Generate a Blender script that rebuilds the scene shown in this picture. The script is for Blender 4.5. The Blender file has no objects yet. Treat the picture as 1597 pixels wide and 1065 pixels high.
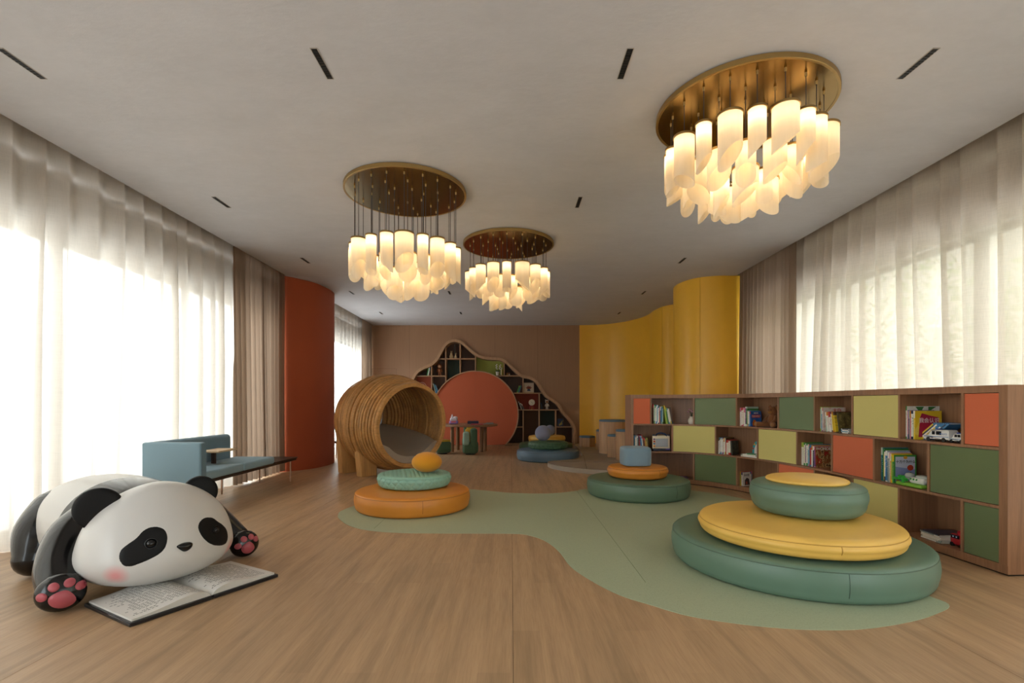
import bpy, bmesh, math, random
from mathutils import Vector, Matrix, Euler
from mathutils.bvhtree import BVHTree
from mathutils.geometry import tessellate_polygon

sc = bpy.context.scene
COL = sc.collection
R = math.radians
PI = math.pi
rnd = random.Random(7)

# ------------------------------------------------------------------ camera, world, exposure
F_PX, VX, HY, CAM_Z = 770.0, 797.0, 629.0, 1.2
cam_d = bpy.data.cameras.new('camera')
cam_d.sensor_width = 36.0
cam_d.lens = F_PX / 1597 * 36
cam_d.shift_y = (HY - 532.5) / 1597
cam_d.shift_x = (798.5 - VX) / 1597
cam_d.clip_start = 0.02
cam = bpy.data.objects.new('camera', cam_d)
COL.objects.link(cam)
cam.location = (0, 0, CAM_Z)
cam.rotation_euler = (R(90), 0, 0)
sc.camera = cam

SKY = 3.9
wd = bpy.data.worlds.new('world')
sc.world = wd
wd.use_nodes = True
wn = wd.node_tree
bgn = wn.nodes['Background']
tcw = wn.nodes.new('ShaderNodeTexCoord')
sepw = wn.nodes.new('ShaderNodeSeparateXYZ')
wn.links.new(tcw.outputs['Generated'], sepw.inputs[0])
rw = wn.nodes.new('ShaderNodeValToRGB')
rw.color_ramp.elements[0].position = 0.44
rw.color_ramp.elements[0].color = (0.72, 0.745, 0.77, 1)
rw.color_ramp.elements[1].position = 0.56
rw.color_ramp.elements[1].color = (0.89, 0.945, 1.0, 1)
mrw = wn.nodes.new('ShaderNodeMapRange')
mrw.inputs[1].default_value = -1
mrw.inputs[2].default_value = 1
wn.links.new(sepw.outputs[2], mrw.inputs[0])
wn.links.new(mrw.outputs[0], rw.inputs[0])
wn.links.new(rw.outputs[0], bgn.inputs[0])
bgn.inputs[1].default_value = SKY

def portal(name, x, y0, y1, z0, z1, sx):
    l = bpy.data.lights.new(name, 'AREA')
    l.shape = 'RECTANGLE'
    l.size = z1 - z0
    l.size_y = y1 - y0
    l.cycles.is_portal = True
    o = bpy.data.objects.new(name, l)
    COL.objects.link(o)
    o.location = (x, (y0 + y1) / 2, (z0 + z1) / 2)
    o.rotation_euler = (0, R(-90) * sx, 0)
    return o

portal('window_light', -4.46, -6.6, 8.5, 0.02, 3.42, 1)
portal('window_light', -4.46, 10.5, 13.9, 0.02, 3.42, 1)
portal('window_light', 4.46, -6.6, 8.3, 0.02, 3.42, -1)

sc.view_settings.view_transform = 'Standard'
sc.view_settings.look = 'None'
sc.view_settings.exposure = 1.05
sc.view_settings.gamma = 1.0
sc.view_settings.use_curve_mapping = False

# ------------------------------------------------------------------ helpers
def fl(px, py, z=0.0):
    k = (CAM_Z - z) / (py - HY)
    return Vector(((px - VX) * k, F_PX * k, z))

def dp(px, py, Y):
    return Vector(((px - VX) * Y / F_PX, Y, CAM_Z - (py - HY) * Y / F_PX))

def lin(c):
    if isinstance(c, str):
        c = [int(c[i:i + 2], 16) / 255 for i in (0, 2, 4)]
    else:
        c = [v / 255 for v in c]
    return tuple((v / 12.92 if v <= 0.04045 else ((v + 0.055) / 1.055) ** 2.4) for v in c)

MATS = {}

def base_mat(name):
    m = bpy.data.materials.new(name)
    m.use_nodes = True
    nt = m.node_tree
    return m, nt, nt.nodes['Principled BSDF']

def N(nt, t, **kw):
    n = nt.nodes.new(t)
    for k, v in kw.items():
        setattr(n, k, v)
    return n

def mixcol(nt, fac, a, b):
    n = nt.nodes.new('ShaderNodeMix')
    n.data_type = 'RGBA'
    for i, v in ((0, fac), (6, a), (7, b)):
        if hasattr(v, 'node'):
            nt.links.new(v, n.inputs[i])
        elif i == 0:
            n.inputs[0].default_value = v
        else:
            n.inputs[i].default_value = tuple(v)[:3] + (1,)
    return n.outputs[2]

def coords(nt, scale=(1, 1, 1), rot=(0, 0, 0), which='Object'):
    tc = nt.nodes.new('ShaderNodeTexCoord')
    mp = nt.nodes.new('ShaderNodeMapping')
    mp.inputs['Scale'].default_value = scale
    mp.inputs['Rotation'].default_value = rot
    nt.links.new(tc.outputs[which], mp.inputs[0])
    return mp.outputs[0]

def noise(nt, vec, scale, detail=3, rough=0.55):
    n = nt.nodes.new('ShaderNodeTexNoise')
    n.inputs['Scale'].default_value = scale
    n.inputs['Detail'].default_value = detail
    n.inputs['Roughness'].default_value = rough
    if vec is not None:
        nt.links.new(vec, n.inputs['Vector'])
    return n.outputs['Fac']

def ramp(nt, fac, stops):
    r = nt.nodes.new('ShaderNodeValToRGB')
    e = r.color_ramp.elements
    while len(e) < len(stops):
        e.new(0.5)
    for el, (p, c) in zip(e, stops):
        el.position = p
        el.color = tuple(c)[:3] + (1,) if hasattr(c, '__len__') else (c, c, c, 1)
    nt.links.new(fac, r.inputs[0])
    return r.outputs[0]

def bump(nt, bs, h, strength=0.2, dist=0.01):
    b = nt.nodes.new('ShaderNodeBump')
    b.inputs['Strength'].default_value = strength
    b.inputs['Distance'].default_value = dist
    nt.links.new(h, b.inputs['Height'])
    nt.links.new(b.outputs[0], bs.inputs['Normal'])

def sh(c, k):
    return tuple(max(0.0, min(1.0, v * k)) for v in c)

def mat(kind, col, rough=None, key=None):
    """kind: leather, fabric, wood (grain along z), woodx, woody, plastic, metal, paper, paint"""
    k = (kind, str(col), rough)
    if k in MATS:
        return MATS[k]
    c = lin(col)
    m, nt, bs = base_mat(kind + '_' + (col if isinstance(col, str) else '_'.join(map(str, col))))
    MATS[k] = m
    if kind == 'leather':
        bs.inputs['Roughness'].default_value = rough or 0.42
        v = coords(nt)
        n1 = noise(nt, v, 3.0, 3)
        nt.links.new(mixcol(nt, ramp(nt, n1, [(0.3, 0.0), (0.75, 1.0)]), sh(c, 0.94), sh(c, 1.05)), bs.inputs['Base Color'])
        bump(nt, bs, noise(nt, v, 260, 2), 0.08, 0.002)
    elif kind == 'fabric':
        bs.inputs['Roughness'].default_value = rough or 0.85
        v = coords(nt)
        n1 = noise(nt, v, 420, 2)
        n2 = noise(nt, v, 5, 2)
        a = mixcol(nt, n1, sh(c, 0.82), sh(c, 1.16))
        nt.links.new(mixcol(nt, n2, a, sh(c, 0.97)), bs.inputs['Base Color'])
        bump(nt, bs, n1, 0.25, 0.002)
        bs.inputs['Sheen Weight'].default_value = 0.15
    elif kind in ('wood', 'woodx', 'woody'):
        bs.inputs['Roughness'].default_value = rough or 0.5
        s = {'wood': (26, 26, 1.2), 'woodx': (1.2, 26, 26), 'woody': (26, 1.2, 26)}[kind]
        v = coords(nt, s)
        n1 = noise(nt, v, 1.6, 5, 0.62)
        v2 = coords(nt, tuple(x * 5 for x in s))
        n2 = noise(nt, v2, 2.0, 3)
        a = ramp(nt, n1, [(0.28, sh(c, 0.74)), (0.5, c), (0.74, sh(c, 1.18))])
        nt.links.new(mixcol(nt, ramp(nt, n2, [(0.45, 0.0), (0.75, 0.45)]), a, sh(c, 0.7)), bs.inputs['Base Color'])
        bump(nt, bs, n2, 0.08, 0.002)
    elif kind == 'metal':
        bs.inputs['Metallic'].default_value = 1
        bs.inputs['Roughness'].default_value = rough or 0.3
        v = coords(nt)
        n1 = noise(nt, v, 12, 3)
        nt.links.new(mixcol(nt, n1, sh(c, 0.92), sh(c, 1.06)), bs.inputs['Base Color'])
    elif kind == 'paper':
        bs.inputs['Roughness'].default_value = rough or 0.7
        v = coords(nt, (3, 3, 3), which='Generated')
        n1 = noise(nt, v, 4, 2)
        nt.links.new(mixcol(nt, n1, sh(c, 0.9), sh(c, 1.05)), bs.inputs['Base Color'])
    else:
        bs.inputs['Roughness'].default_value = rough or 0.35
        v = coords(nt)
        n1 = noise(nt, v, 9, 2)
        nt.links.new(mixcol(nt, n1, sh(c, 0.96), sh(c, 1.03)), bs.inputs['Base Color'])
    return m

def cover_mat(c1, c2, c3='f2efe6'):
    """a printed book cover: bands of colour and a blotchy illustration"""
    k = ('cover', c1, c2, c3)
    if k in MATS:
        return MATS[k]
    m, nt, bs = base_mat('book_cover_' + c1 + c2)
    MATS[k] = m
    a, b, d = lin(c1), lin(c2), lin(c3)
    tc = nt.nodes.new('ShaderNodeTexCoord')
    sp = nt.nodes.new('ShaderNodeSeparateXYZ')
    nt.links.new(tc.outputs['Generated'], sp.inputs[0])
    oi = nt.nodes.new('ShaderNodeObjectInfo')
    ad = nt.nodes.new('ShaderNodeMath'); ad.operation = 'MULTIPLY_ADD'
    nt.links.new(oi.outputs['Random'], ad.inputs[0]); ad.inputs[1].default_value = 0.25
    nt.links.new(sp.outputs[2], ad.inputs[2])
    r = ramp(nt, ad.outputs[0], [(0.0, b), (0.17, a), (0.97, b), (1.0, b)])
    r.node.color_ramp.interpolation = 'CONSTANT'
    # title marks along the spine
    mp_ = nt.nodes.new('ShaderNodeMapping'); mp_.inputs['Scale'].default_value = (3, 1, 26)
    nt.links.new(tc.outputs['Generated'], mp_.inputs[0])
    ofs = nt.nodes.new('ShaderNodeVectorMath'); ofs.operation = 'ADD'
    nt.links.new(mp_.outputs[0], ofs.inputs[0]); nt.links.new(oi.outputs['Random'], ofs.inputs[1])
    tn = noise(nt, ofs.outputs[0], 1.3, 2)
    mk = ramp(nt, tn, [(0.0, 0.0), (0.58, 1.0)]); mk.node.color_ramp.interpolation = 'CONSTANT'
    lo = nt.nodes.new('ShaderNodeMath'); lo.operation = 'COMPARE'
    nt.links.new(ad.outputs[0], lo.inputs[0]); lo.inputs[1].default_value = 0.68; lo.inputs[2].default_value = 0.22
    ml = nt.nodes.new('ShaderNodeMath'); ml.operation = 'MULTIPLY'
    nt.links.new(mk, ml.inputs[0]); nt.links.new(lo.outputs[0], ml.inputs[1])
    ml2 = nt.nodes.new('ShaderNodeMath'); ml2.operation = 'MULTIPLY'; ml2.inputs[1].default_value = 0.65
    nt.links.new(ml.outputs[0], ml2.inputs[0])
    r = mixcol(nt, ml2.outputs[0], r, b)
    nt.links.new(r, bs.inputs['Base Color'])
    bs.inputs['Roughness'].default_value = 0.4
    return m

def art_mat(name, cols, scale=3.0):
    """a printed picture of blotches, for covers seen face on"""
    k = ('art', name)
    if k in MATS:
        return MATS[k]
    m, nt, bs = base_mat('cover_print_' + name)
    MATS[k] = m
    v = coords(nt, (1, 1, 1), which='Generated')
    n1 = noise(nt, v, scale, 3)
    st = [(0.30 + 0.4 * i / max(1, len(cols) - 1), lin(c)) for i, c in enumerate(cols)]
    r = ramp(nt, n1, st)
    r.node.color_ramp.interpolation = 'CONSTANT'
    nt.links.new(r, bs.inputs['Base Color'])
    bs.inputs['Roughness'].default_value = 0.35
    return m

class B:
    """collects shapes into one bmesh"""
    def __init__(s):
        s.bm = bmesh.new()

    def add(s, verts, faces, mi=0, M=None):
        vs = []
        for v in verts:
            v = Vector(v)
            if M is not None:
                v = M @ v
            vs.append(s.bm.verts.new(v))
        out = []
        for f in faces:
            try:
                fc = s.bm.faces.new([vs[i] for i in f])
                fc.material_index = mi
                out.append(fc)
            except ValueError:
                pass
        return vs

    def _take(s, tmp, M, mi):
        tmp.verts.index_update()
        s.add([v.co.copy() for v in tmp.verts], [[v.index for v in f.verts] for f in tmp.faces], mi, M)
        tmp.free()

    def box(s, c, size, rot=None, bev=0.0, seg=2, mi=0):
        t = bmesh.new()
        bmesh.ops.create_cube(t, size=1.0)
        for v in t.verts:
            v.co = Vector((v.co.x * size[0], v.co.y * size[1], v.co.z * size[2]))
        if bev > 0:
            bmesh.ops.bevel(t, geom=list(t.edges), offset=min(bev, min(size) * 0.49), segments=seg, profile=0.5, affect='EDGES')
        M = Matrix.Translation(Vector(c))
        if rot is not None:
            M = M @ (Euler(rot).to_matrix().to_4x4() if not isinstance(rot, Matrix) else rot.to_4x4())
        s._take(t, M, mi)
        return s

    def b2(s, x0, x1, y0, y1, z0, z1, bev=0.0, seg=1, mi=0):
        return s.box(((x0 + x1) / 2, (y0 + y1) / 2, (z0 + z1) / 2), (abs(x1 - x0), abs(y1 - y0), abs(z1 - z0)), None, bev, seg, mi)

    def lathe(s, prof, c=(0, 0, 0), n=48, M=None, mi=0, cap0=True, cap1=True):
        vs, fs = [], []
        idx = []
        for (r, z) in prof:
            if r < 1e-6:
                idx.append([len(vs)])
                vs.append((0, 0, z))
            else:
                idx.append(list(range(len(vs), len(vs) + n)))
                for k in range(n):
                    a = 2 * PI * k / n
                    vs.append((r * math.cos(a), r * math.sin(a), z))
        for i in range(len(prof) - 1):
            A, Bq = idx[i], idx[i + 1]
            for k in range(n):
                k2 = (k + 1) % n
                if len(A) == 1 and len(Bq) == 1:
                    continue
                if len(A) == 1:
                    fs.append((A[0], Bq[k2], Bq[k]))
                elif len(Bq) == 1:
                    fs.append((A[k], A[k2], Bq[0]))
                else:
                    fs.append((A[k], A[k2], Bq[k2], Bq[k]))
        if cap0 and len(idx[0]) > 1:
            fs.append(tuple(reversed(idx[0])))
        if cap1 and len(idx[-1]) > 1:
            fs.append(tuple(idx[-1]))
        T = Matrix.Translation(Vector(c))
        if M is not None:
            T = T @ M.to_4x4()
        s.add(vs, fs, mi, T)
        return s

    def ell(s, c, rad, M=None, n=24, m=14, mi=0):
        prof = []
        for i in range(m + 1):
            a = -PI / 2 + PI * i / m
            prof.append((math.cos(a) if 0 < i < m else 0.0, math.sin(a)))
        S = Matrix.Diagonal(Vector((rad[0], rad[1], rad[2], 1)))
        T = (M.to_4x4() if M is not None else Matrix.Identity(4)) @ S
        return s.lathe(prof, c, n, T, mi)

    def tube(s, pts, rad, n=8, mi=0, closed=False, caps=True, flat=None):
        pts = [Vector(p) for p in pts]
        L = len(pts)
        rs = rad if hasattr(rad, '__len__') else [rad] * L
        rings = []
        vs, fs = [], []
        up = None
        for i, p in enumerate(pts):
            if closed:
                t = (pts[(i + 1) % L] - pts[i - 1]).normalized()
            else:
                t = (pts[min(i + 1, L - 1)] - pts[max(i - 1, 0)]).normalized()
            if up is None:
                up = Vector((0, 0, 1)) if abs(t.z) < 0.9 else Vector((1, 0, 0))
            u = (up - t * up.dot(t))
            if u.length < 1e-6:
                u = t.orthogonal()
            u.normalize()
            up = u
            w = t.cross(u)
            rings.append(len(vs))
            for k in range(n):
                a = 2 * PI * k / n
                vs.append(p + (u * math.cos(a) + w * math.sin(a)) * rs[i])
        for i in range(L if closed else L - 1):
            a0, b0 = rings[i], rings[(i + 1) % L]
            for k in range(n):
                k2 = (k + 1) % n
                fs.append((a0 + k, a0 + k2, b0 + k2, b0 + k))
        if caps and not closed:
            fs.append(tuple(reversed(range(rings[0], rings[0] + n))))
            fs.append(tuple(range(rings[-1], rings[-1] + n)))
        s.add(vs, fs, mi)
        return s

    def limb(s, pts, rads, n=20, steps=8, mi=0):
        """a tapered limb with round ends, one closed surface"""
        P = catmull([Vector(p) for p in pts], steps)
        rr = catmull([Vector((r, 0, 0)) for r in rads], steps)
        rr = [v.x for v in rr]
        d0 = (P[0] - P[1]).normalized()
        d1 = (P[-1] - P[-2]).normalized()
        pre, prr, post, por = [], [], [], []
        for i in range(6):
            a = PI / 2 * (1 - i / 6)
            pre.append(P[0] + d0 * rr[0] * math.sin(a)); prr.append(max(1e-3, rr[0] * math.cos(a)))
        for i in range(1, 7):
            a = PI / 2 * i / 6
            post.append(P[-1] + d1 * rr[-1] * math.sin(a)); por.append(max(1e-3, rr[-1] * math.cos(a)))
        return s.tube(pre + P + post, prr + rr + por, n, mi)

    def prism(s, poly, z0, z1, M=None, mi=0):
        """polygon in xy (may be concave) extruded along z"""
        n = len(poly)
        vs = [(p[0], p[1], z0) for p in poly] + [(p[0], p[1], z1) for p in poly]
        tri = tessellate_polygon([[Vector((p[0], p[1], 0)) for p in poly]])
        fs = []
        for t in tri:
            fs.append(tuple(t)); fs.append(tuple(i + n for i in reversed(t)))
        for i in range(n):
            j = (i + 1) % n
            fs.append((i, j, j + n, i + n))
        s.add(vs, fs, mi, M)
        return s

    def grid(s, fn, nu, nv, mi=0, closeu=False):
        vs = [fn(i / (nu if closeu else nu - 1), j / (nv - 1)) for j in range(nv) for i in range(nu)]
        fs = []
        for j in range(nv - 1):
            for i in range(nu if closeu else nu - 1):
                i2 = (i + 1) % nu
                fs.append((j * nu + i, j * nu + i2, (j + 1) * nu + i2, (j + 1) * nu + i))
        s.add(vs, fs, mi)
        return s

def catmull(pts, steps=8, closed=False):
    pts = [Vector(p) for p in pts]
    out = []
    L = len(pts)
    rng = range(L) if closed else range(L - 1)
    for i in rng:
        p0 = pts[(i - 1) % L] if closed or i > 0 else pts[0]
        p1, p2 = pts[i], pts[(i + 1) % L]
        p3 = pts[(i + 2) % L] if closed or i + 2 < L else pts[-1]
        for k in range(steps):
            t = k / steps
            out.append(0.5 * ((2 * p1) + (p2 - p0) * t + (2 * p0 - 5 * p1 + 4 * p2 - p3) * t * t + (3 * p1 - p0 - 3 * p2 + p3) * t ** 3))
    if not closed:
        out.append(pts[-1].copy())
    return out

def wloc(o):
    v = Vector((0, 0, 0))
    while o is not None:
        v = v + Vector(o.location)
        o = o.parent
    return v

def obj(name, b, mats, parent=None, loc=None, local=False, sharp=38, flat=False):
    """link the collected shapes as ONE mesh object; shapes are in world coordinates unless local"""
    bm = b.bm
    off = Vector((0, 0, 0))
    if not local:
        if parent is not None:
            off = wloc(parent)
        if loc is not None:
            off = off + Vector(loc)
        if off.length > 0:
            bmesh.ops.translate(bm, verts=bm.verts, vec=-off)
    bmesh.ops.recalc_face_normals(bm, faces=bm.faces)
    me = bpy.data.meshes.new(name)
    bm.to_mesh(me)
    bm.free()
    if not hasattr(mats, '__len__'):
        mats = [mats]
    for m in mats:
        me.materials.append(m)
    if not flat:
        me.polygons.foreach_set('use_smooth', [True] * len(me.polygons))
        me.set_sharp_from_angle(angle=R(sharp))
    o = bpy.data.objects.new(name, me)
    COL.objects.link(o)
    if parent is not None:
        o.parent = parent
    if loc is not None:
        o.location = loc
    return o

def tag(o, label, cat, group=None, kind=None):
    o['label'] = label
    o['category'] = cat
    if group:
        o['group'] = group
    if kind:
        o['kind'] = kind
    return o

def thing(name, label, cat, loc=(0, 0, 0), group=None, rotz=0.0):
    o = bpy.data.objects.new(name, None)
    o.empty_display_size = 0.1
    COL.objects.link(o)
    o.location = loc
    o.rotation_euler = (0, 0, rotz)
    return tag(o, label, cat, group)

def struct(name, b, mats, parent=None, **kw):
    o = obj(name, b, mats, parent, **kw)
    o['kind'] = 'structure'
    return o

def copy_tree(o, parent=None):
    c = o.copy()
    COL.objects.link(c)
    c.parent = parent
    for ch in list(o.children):
        copy_tree(ch, c)
    return c

def text_mesh(cu):
    """lettering as real mesh"""
    o = bpy.data.objects.new('lettering_curve', cu)
    COL.objects.link(o)
    bpy.context.view_layer.update()
    me = bpy.data.meshes.new_from_object(o.evaluated_get(bpy.context.evaluated_depsgraph_get()))
    bpy.data.objects.remove(o)
    me.name = 'lettering'
    q = bpy.data.objects.new('lettering', me)
    COL.objects.link(q)
    return q

# ------------------------------------------------------------------ materials of the room
def floor_mat():
    m, nt, bs = base_mat('oak_print_vinyl')
    c = lin('b3926f')
    tc = nt.nodes.new('ShaderNodeTexCoord')
    geo = nt.nodes.new('ShaderNodeNewGeometry')
    mp = nt.nodes.new('ShaderNodeMapping')
    mp.inputs['Rotation'].default_value = (0, 0, R(90))
    nt.links.new(geo.outputs['Position'], mp.inputs[0])
    br = nt.nodes.new('ShaderNodeTexBrick')
    br.inputs['Scale'].default_value = 1.0
    br.inputs['Brick Width'].default_value = 1.1
    br.inputs['Row Height'].default_value = 0.15
    br.inputs['Mortar Size'].default_value = 0.0
    br.inputs['Color1'].default_value = (0.35, 0.35, 0.35, 1)
    br.inputs['Color2'].default_value = (0.65, 0.65, 0.65, 1)
    br.offset = 0.37
    nt.links.new(mp.outputs[0], br.inputs[0])
    mp2 = nt.nodes.new('ShaderNodeMapping')
    mp2.inputs['Scale'].default_value = (14, 0.75, 1)
    nt.links.new(geo.outputs['Position'], mp2.inputs[0])
    n1 = noise(nt, mp2.outputs[0], 1.0, 6, 0.6)
    mp3 = nt.nodes.new('ShaderNodeMapping')
    mp3.inputs['Scale'].default_value = (90, 4, 1)
    nt.links.new(geo.outputs['Position'], mp3.inputs[0])
    n2 = noise(nt, mp3.outputs[0], 1.4, 4, 0.6)
    a = ramp(nt, n1, [(0.25, sh(c, 0.68)), (0.5, c), (0.75, sh(c, 1.18))])
    a2 = mixcol(nt, ramp(nt, n2, [(0.45, 0.0), (0.7, 0.35)]), a, sh(c, 0.72))
    mm = nt.nodes.new('ShaderNodeMix'); mm.data_type = 'RGBA'; mm.blend_type = 'OVERLAY'
    mm.inputs[0].default_value = 0.22
    nt.links.new(a2, mm.inputs[6]); nt.links.new(br.outputs[0], mm.inputs[7])
    nt.links.new(mm.outputs[2], bs.inputs['Base Color'])
    nt.links.new(ramp(nt, n2, [(0.3, 0.36), (0.7, 0.5)]), bs.inputs['Roughness'])
    bs.inputs['Specular IOR Level'].default_value = 0.45
    bump(nt, bs, n2, 0.05, 0.002)
    return m

def plaster_mat():
    m, nt, bs = base_mat('ceiling_plaster')
    c = lin('c3c2c5')
    v = coords(nt, (1.2, 2.2, 1))
    n1 = noise(nt, v, 1.6, 6, 0.68)
    n2 = noise(nt, v, 9, 6, 0.7)
    a = mixcol(nt, ramp(nt, n1, [(0.3, 0.0), (0.7, 1.0)]), sh(c, 0.93), sh(c, 1.03))
    nt.links.new(mixcol(nt, ramp(nt, n2, [(0.45, 0.0), (0.8, 0.4)]), a, sh(c, 1.1)), bs.inputs['Base Color'])
    bs.inputs['Roughness'].default_value = 0.75
    bump(nt, bs, n2, 0.25, 0.01)
    return m

def veneer_mat(name, col, k=1.0):
    m, nt, bs = base_mat(name)
    c = lin(col)
    v = coords(nt, (70, 70, 1.0))
    n1 = noise(nt, v, 1.0, 4, 0.6)
    v2 = coords(nt, (6, 6, 0.25))
    n2 = noise(nt, v2, 1.0, 3)
    a = ramp(nt, n1, [(0.3, sh(c, 0.8)), (0.7, sh(c, 1.15))])
    nt.links.new(mixcol(nt, n2, a, sh(c, 1.04)), bs.inputs['Base Color'])
    bs.inputs['Roughness'].default_value = 0.5
    bump(nt, bs, n1, 0.1, 0.002)
    return m

def sheer_mat(name, col, trans):
    m = bpy.data.materials.new(name)
    m.use_nodes = True
    nt = m.node_tree
    nt.nodes.clear()
    out = nt.nodes.new('ShaderNodeOutputMaterial')
    tr = nt.nodes.new('ShaderNodeBsdfTransparent')
    tl = nt.nodes.new('ShaderNodeBsdfTranslucent')
    df = nt.nodes.new('ShaderNodeBsdfDiffuse')
    c = lin(col)
    v = coords(nt, (1, 1, 1))
    v1 = coords(nt, (300, 300, 9))
    v2 = coords(nt, (9, 9, 300))
    w = nt.nodes.new('ShaderNodeMath'); w.operation = 'ADD'
    nt.links.new(noise(nt, v1, 1, 2), w.inputs[0])
    nt.links.new(noise(nt, v2, 1, 2), w.inputs[1])
    cc = mixcol(nt, w.outputs[0], sh(c, 0.86), sh(c, 1.04))
    nt.links.new(cc, tl.inputs[0]); nt.links.new(cc, df.inputs[0])
    m1 = nt.nodes.new('ShaderNodeMixShader'); m1.inputs[0].default_value = 0.4
    nt.links.new(tl.outputs[0], m1.inputs[1]); nt.links.new(df.outputs[0], m1.inputs[2])
    m2 = nt.nodes.new('ShaderNodeMixShader')
    mr = nt.nodes.new('ShaderNodeMapRange')
    mr.inputs[1].default_value = 0.6; mr.inputs[2].default_value = 1.4
    sp_ = min(0.1, trans * 0.6); mr.inputs[3].default_value = 1 - trans - sp_; mr.inputs[4].default_value = 1 - trans + sp_
    nt.links.new(w.outputs[0], mr.inputs[0])
    nt.links.new(mr.outputs[0], m2.inputs[0])
    nt.links.new(tr.outputs[0], m2.inputs[1]); nt.links.new(m1.outputs[0], m2.inputs[2])
    nt.links.new(m2.outputs[0], out.inputs[0])
    return m

def glass_mat():
    m = bpy.data.materials.new('window_glass')
    m.use_nodes = True
    nt = m.node_tree
    nt.nodes.clear()
    out = nt.nodes.new('ShaderNodeOutputMaterial')
    tr = nt.nodes.new('ShaderNodeBsdfTransparent'); tr.inputs[0].default_value = (0.95, 0.97, 0.96, 1)
    gl = nt.nodes.new('ShaderNodeBsdfGlossy'); gl.inputs['Roughness'].default_value = 0.02
    mx = nt.nodes.new('ShaderNodeMixShader')
    mx.inputs[0].default_value = 0.05; nt.links.new(tr.outputs[0], mx.inputs[1]); nt.links.new(gl.outputs[0], mx.inputs[2])
    nt.links.new(mx.outputs[0], out.inputs[0])
    return m

def mat_green_mat():
    m, nt, bs = base_mat('speckled_green_vinyl')
    c = lin('a7b193')
    v = coords(nt)
    n1 = noise(nt, v, 140, 3, 0.7)
    a = ramp(nt, n1, [(0.30, sh(c, 0.72)), (0.45, c), (0.62, c), (0.72, sh(c, 1.2))])
    nt.links.new(a, bs.inputs['Base Color'])
    bs.inputs['Roughness'].default_value = 0.5
    return m

M_FLOOR = floor_mat()
M_CEIL = plaster_mat()
M_VENEER = veneer_mat('brown_veneer', '9c7657')
M_SHELFW = mat('wood', '9c7253', 0.45)
M_SHELFX = mat('woodx', '9c7253', 0.45)
M_YELLOW = mat('paint', 'efb836', 0.38)
M_ORANGE = mat('fabric', 'ae5029', 0.8)
M_WHITE = mat('paint', 'cfcac3', 0.6)
M_DARKF = mat('paint', '3b3a39', 0.4)
M_SHEER_L = sheer_mat('white_sheer', 'd8d0c6', 0.06)
M_SHEER_B = sheer_mat('thin_white_sheer', 'f3ede4', 0.6)
M_SHEER_R = sheer_mat('beige_sheer', 'cfc3b4', 0.12)
M_DRAPE = sheer_mat('taupe_drape', '9a8471', 0.0)
M_GLASS = glass_mat()
M_MAT = mat_green_mat()

CEIL_Z = 3.43
WALL_Y = 14.1

# ------------------------------------------------------------------ room shell
b = B(); b.b2(-4.6, 4.6, -7.2, 14.6, -0.12, -0.021)
floor = struct('floor', b, mat('paint', '4a3a2c', 0.9))
xs = [-4.6, -4.43, -2.21, 0.01, 2.23, 4.45, 4.6]
for x0, x1 in zip(xs[:-1], xs[1:]):
    b = B(); b.b2(x0 + 0.0012, x1 - 0.0012, -7.2, 14.6, -0.02, 0.0)
    obj('vinyl_sheet', b, M_FLOOR, floor, flat=True)

b = B(); b.b2(-3.93, 3.93, -7.2, 14.6, CEIL_Z, CEIL_Z + 0.2)
struct('ceiling', b, M_CEIL, flat=True)
for sgn, nm in ((-1, 'trim_1'), (1, 'trim_2')):
    b = B(); b.b2(sgn * 3.93, sgn * 4.75, -7.2, 14.6, 3.63, 3.75)
    struct(nm, b, M_WHITE, flat=True)

def window_wall(name, sx, spans, ymax):
    b = B()
    X0, X1 = sx * 4.26, sx * 4.44
    b.b2(X0, X1, -7.2, ymax, 2.78, 3.31)
    b.b2(X0, X1, -7.2, ymax, 3.36, 3.65)
    b.b2(X0, X1, -7.2, ymax, -0.12, 0.04)
    edges = [-7.2] + [v for sp in spans for v in sp] + [ymax]
    for y0, y1 in zip(edges[0::2], edges[1::2]):
        if y1 - y0 > 0.01:
            b.b2(X0, X1, y0, y1, 0.04, 3.65)
    return struct(name, b, M_WHITE, flat=True)

window_wall('wall_left', -1, [(-6.6, 8.5), (10.5, 13.9)], 14.6)
window_wall('wall_right', 1, [(-6.6, 8.3)], 14.6)
wi = 0
for sx, y0, y1, n in ((-1, -6.6, 8.5, 8), (-1, 10.5, 13.9, 1), (1, -6.6, 8.3, 8)):
    w = (y1 - y0) / n
    for k in range(n):
        wi += 1
        a, c = y0 + k * w, y0 + (k + 1) * w
        b = B()
        x = sx * 4.36
        for (p, q, r, s_) in ((a, a + 0.045, 0.04, 2.78), (c - 0.045, c, 0.04, 2.78), (a + 0.045, c - 0.045, 0.04, 0.10), (a + 0.045, c - 0.045, 2.72, 2.78)):
            b.b2(x - 0.03, x + 0.03, p, q, r, s_)
        wo = struct('window_%d' % wi, b, M_DARKF, flat=True)
        b = B(); b.b2(x - 0.004, x + 0.004, a + 0.045, c - 0.045, 0.10, 2.72)
        obj('pane', b, M_GLASS, wo, flat=True)
b = B(); b.b2(-4.6, 4.6, -7.35, -7.2, -0.12, 3.75)
struct('wall_front', b, M_WHITE, flat=True)

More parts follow.
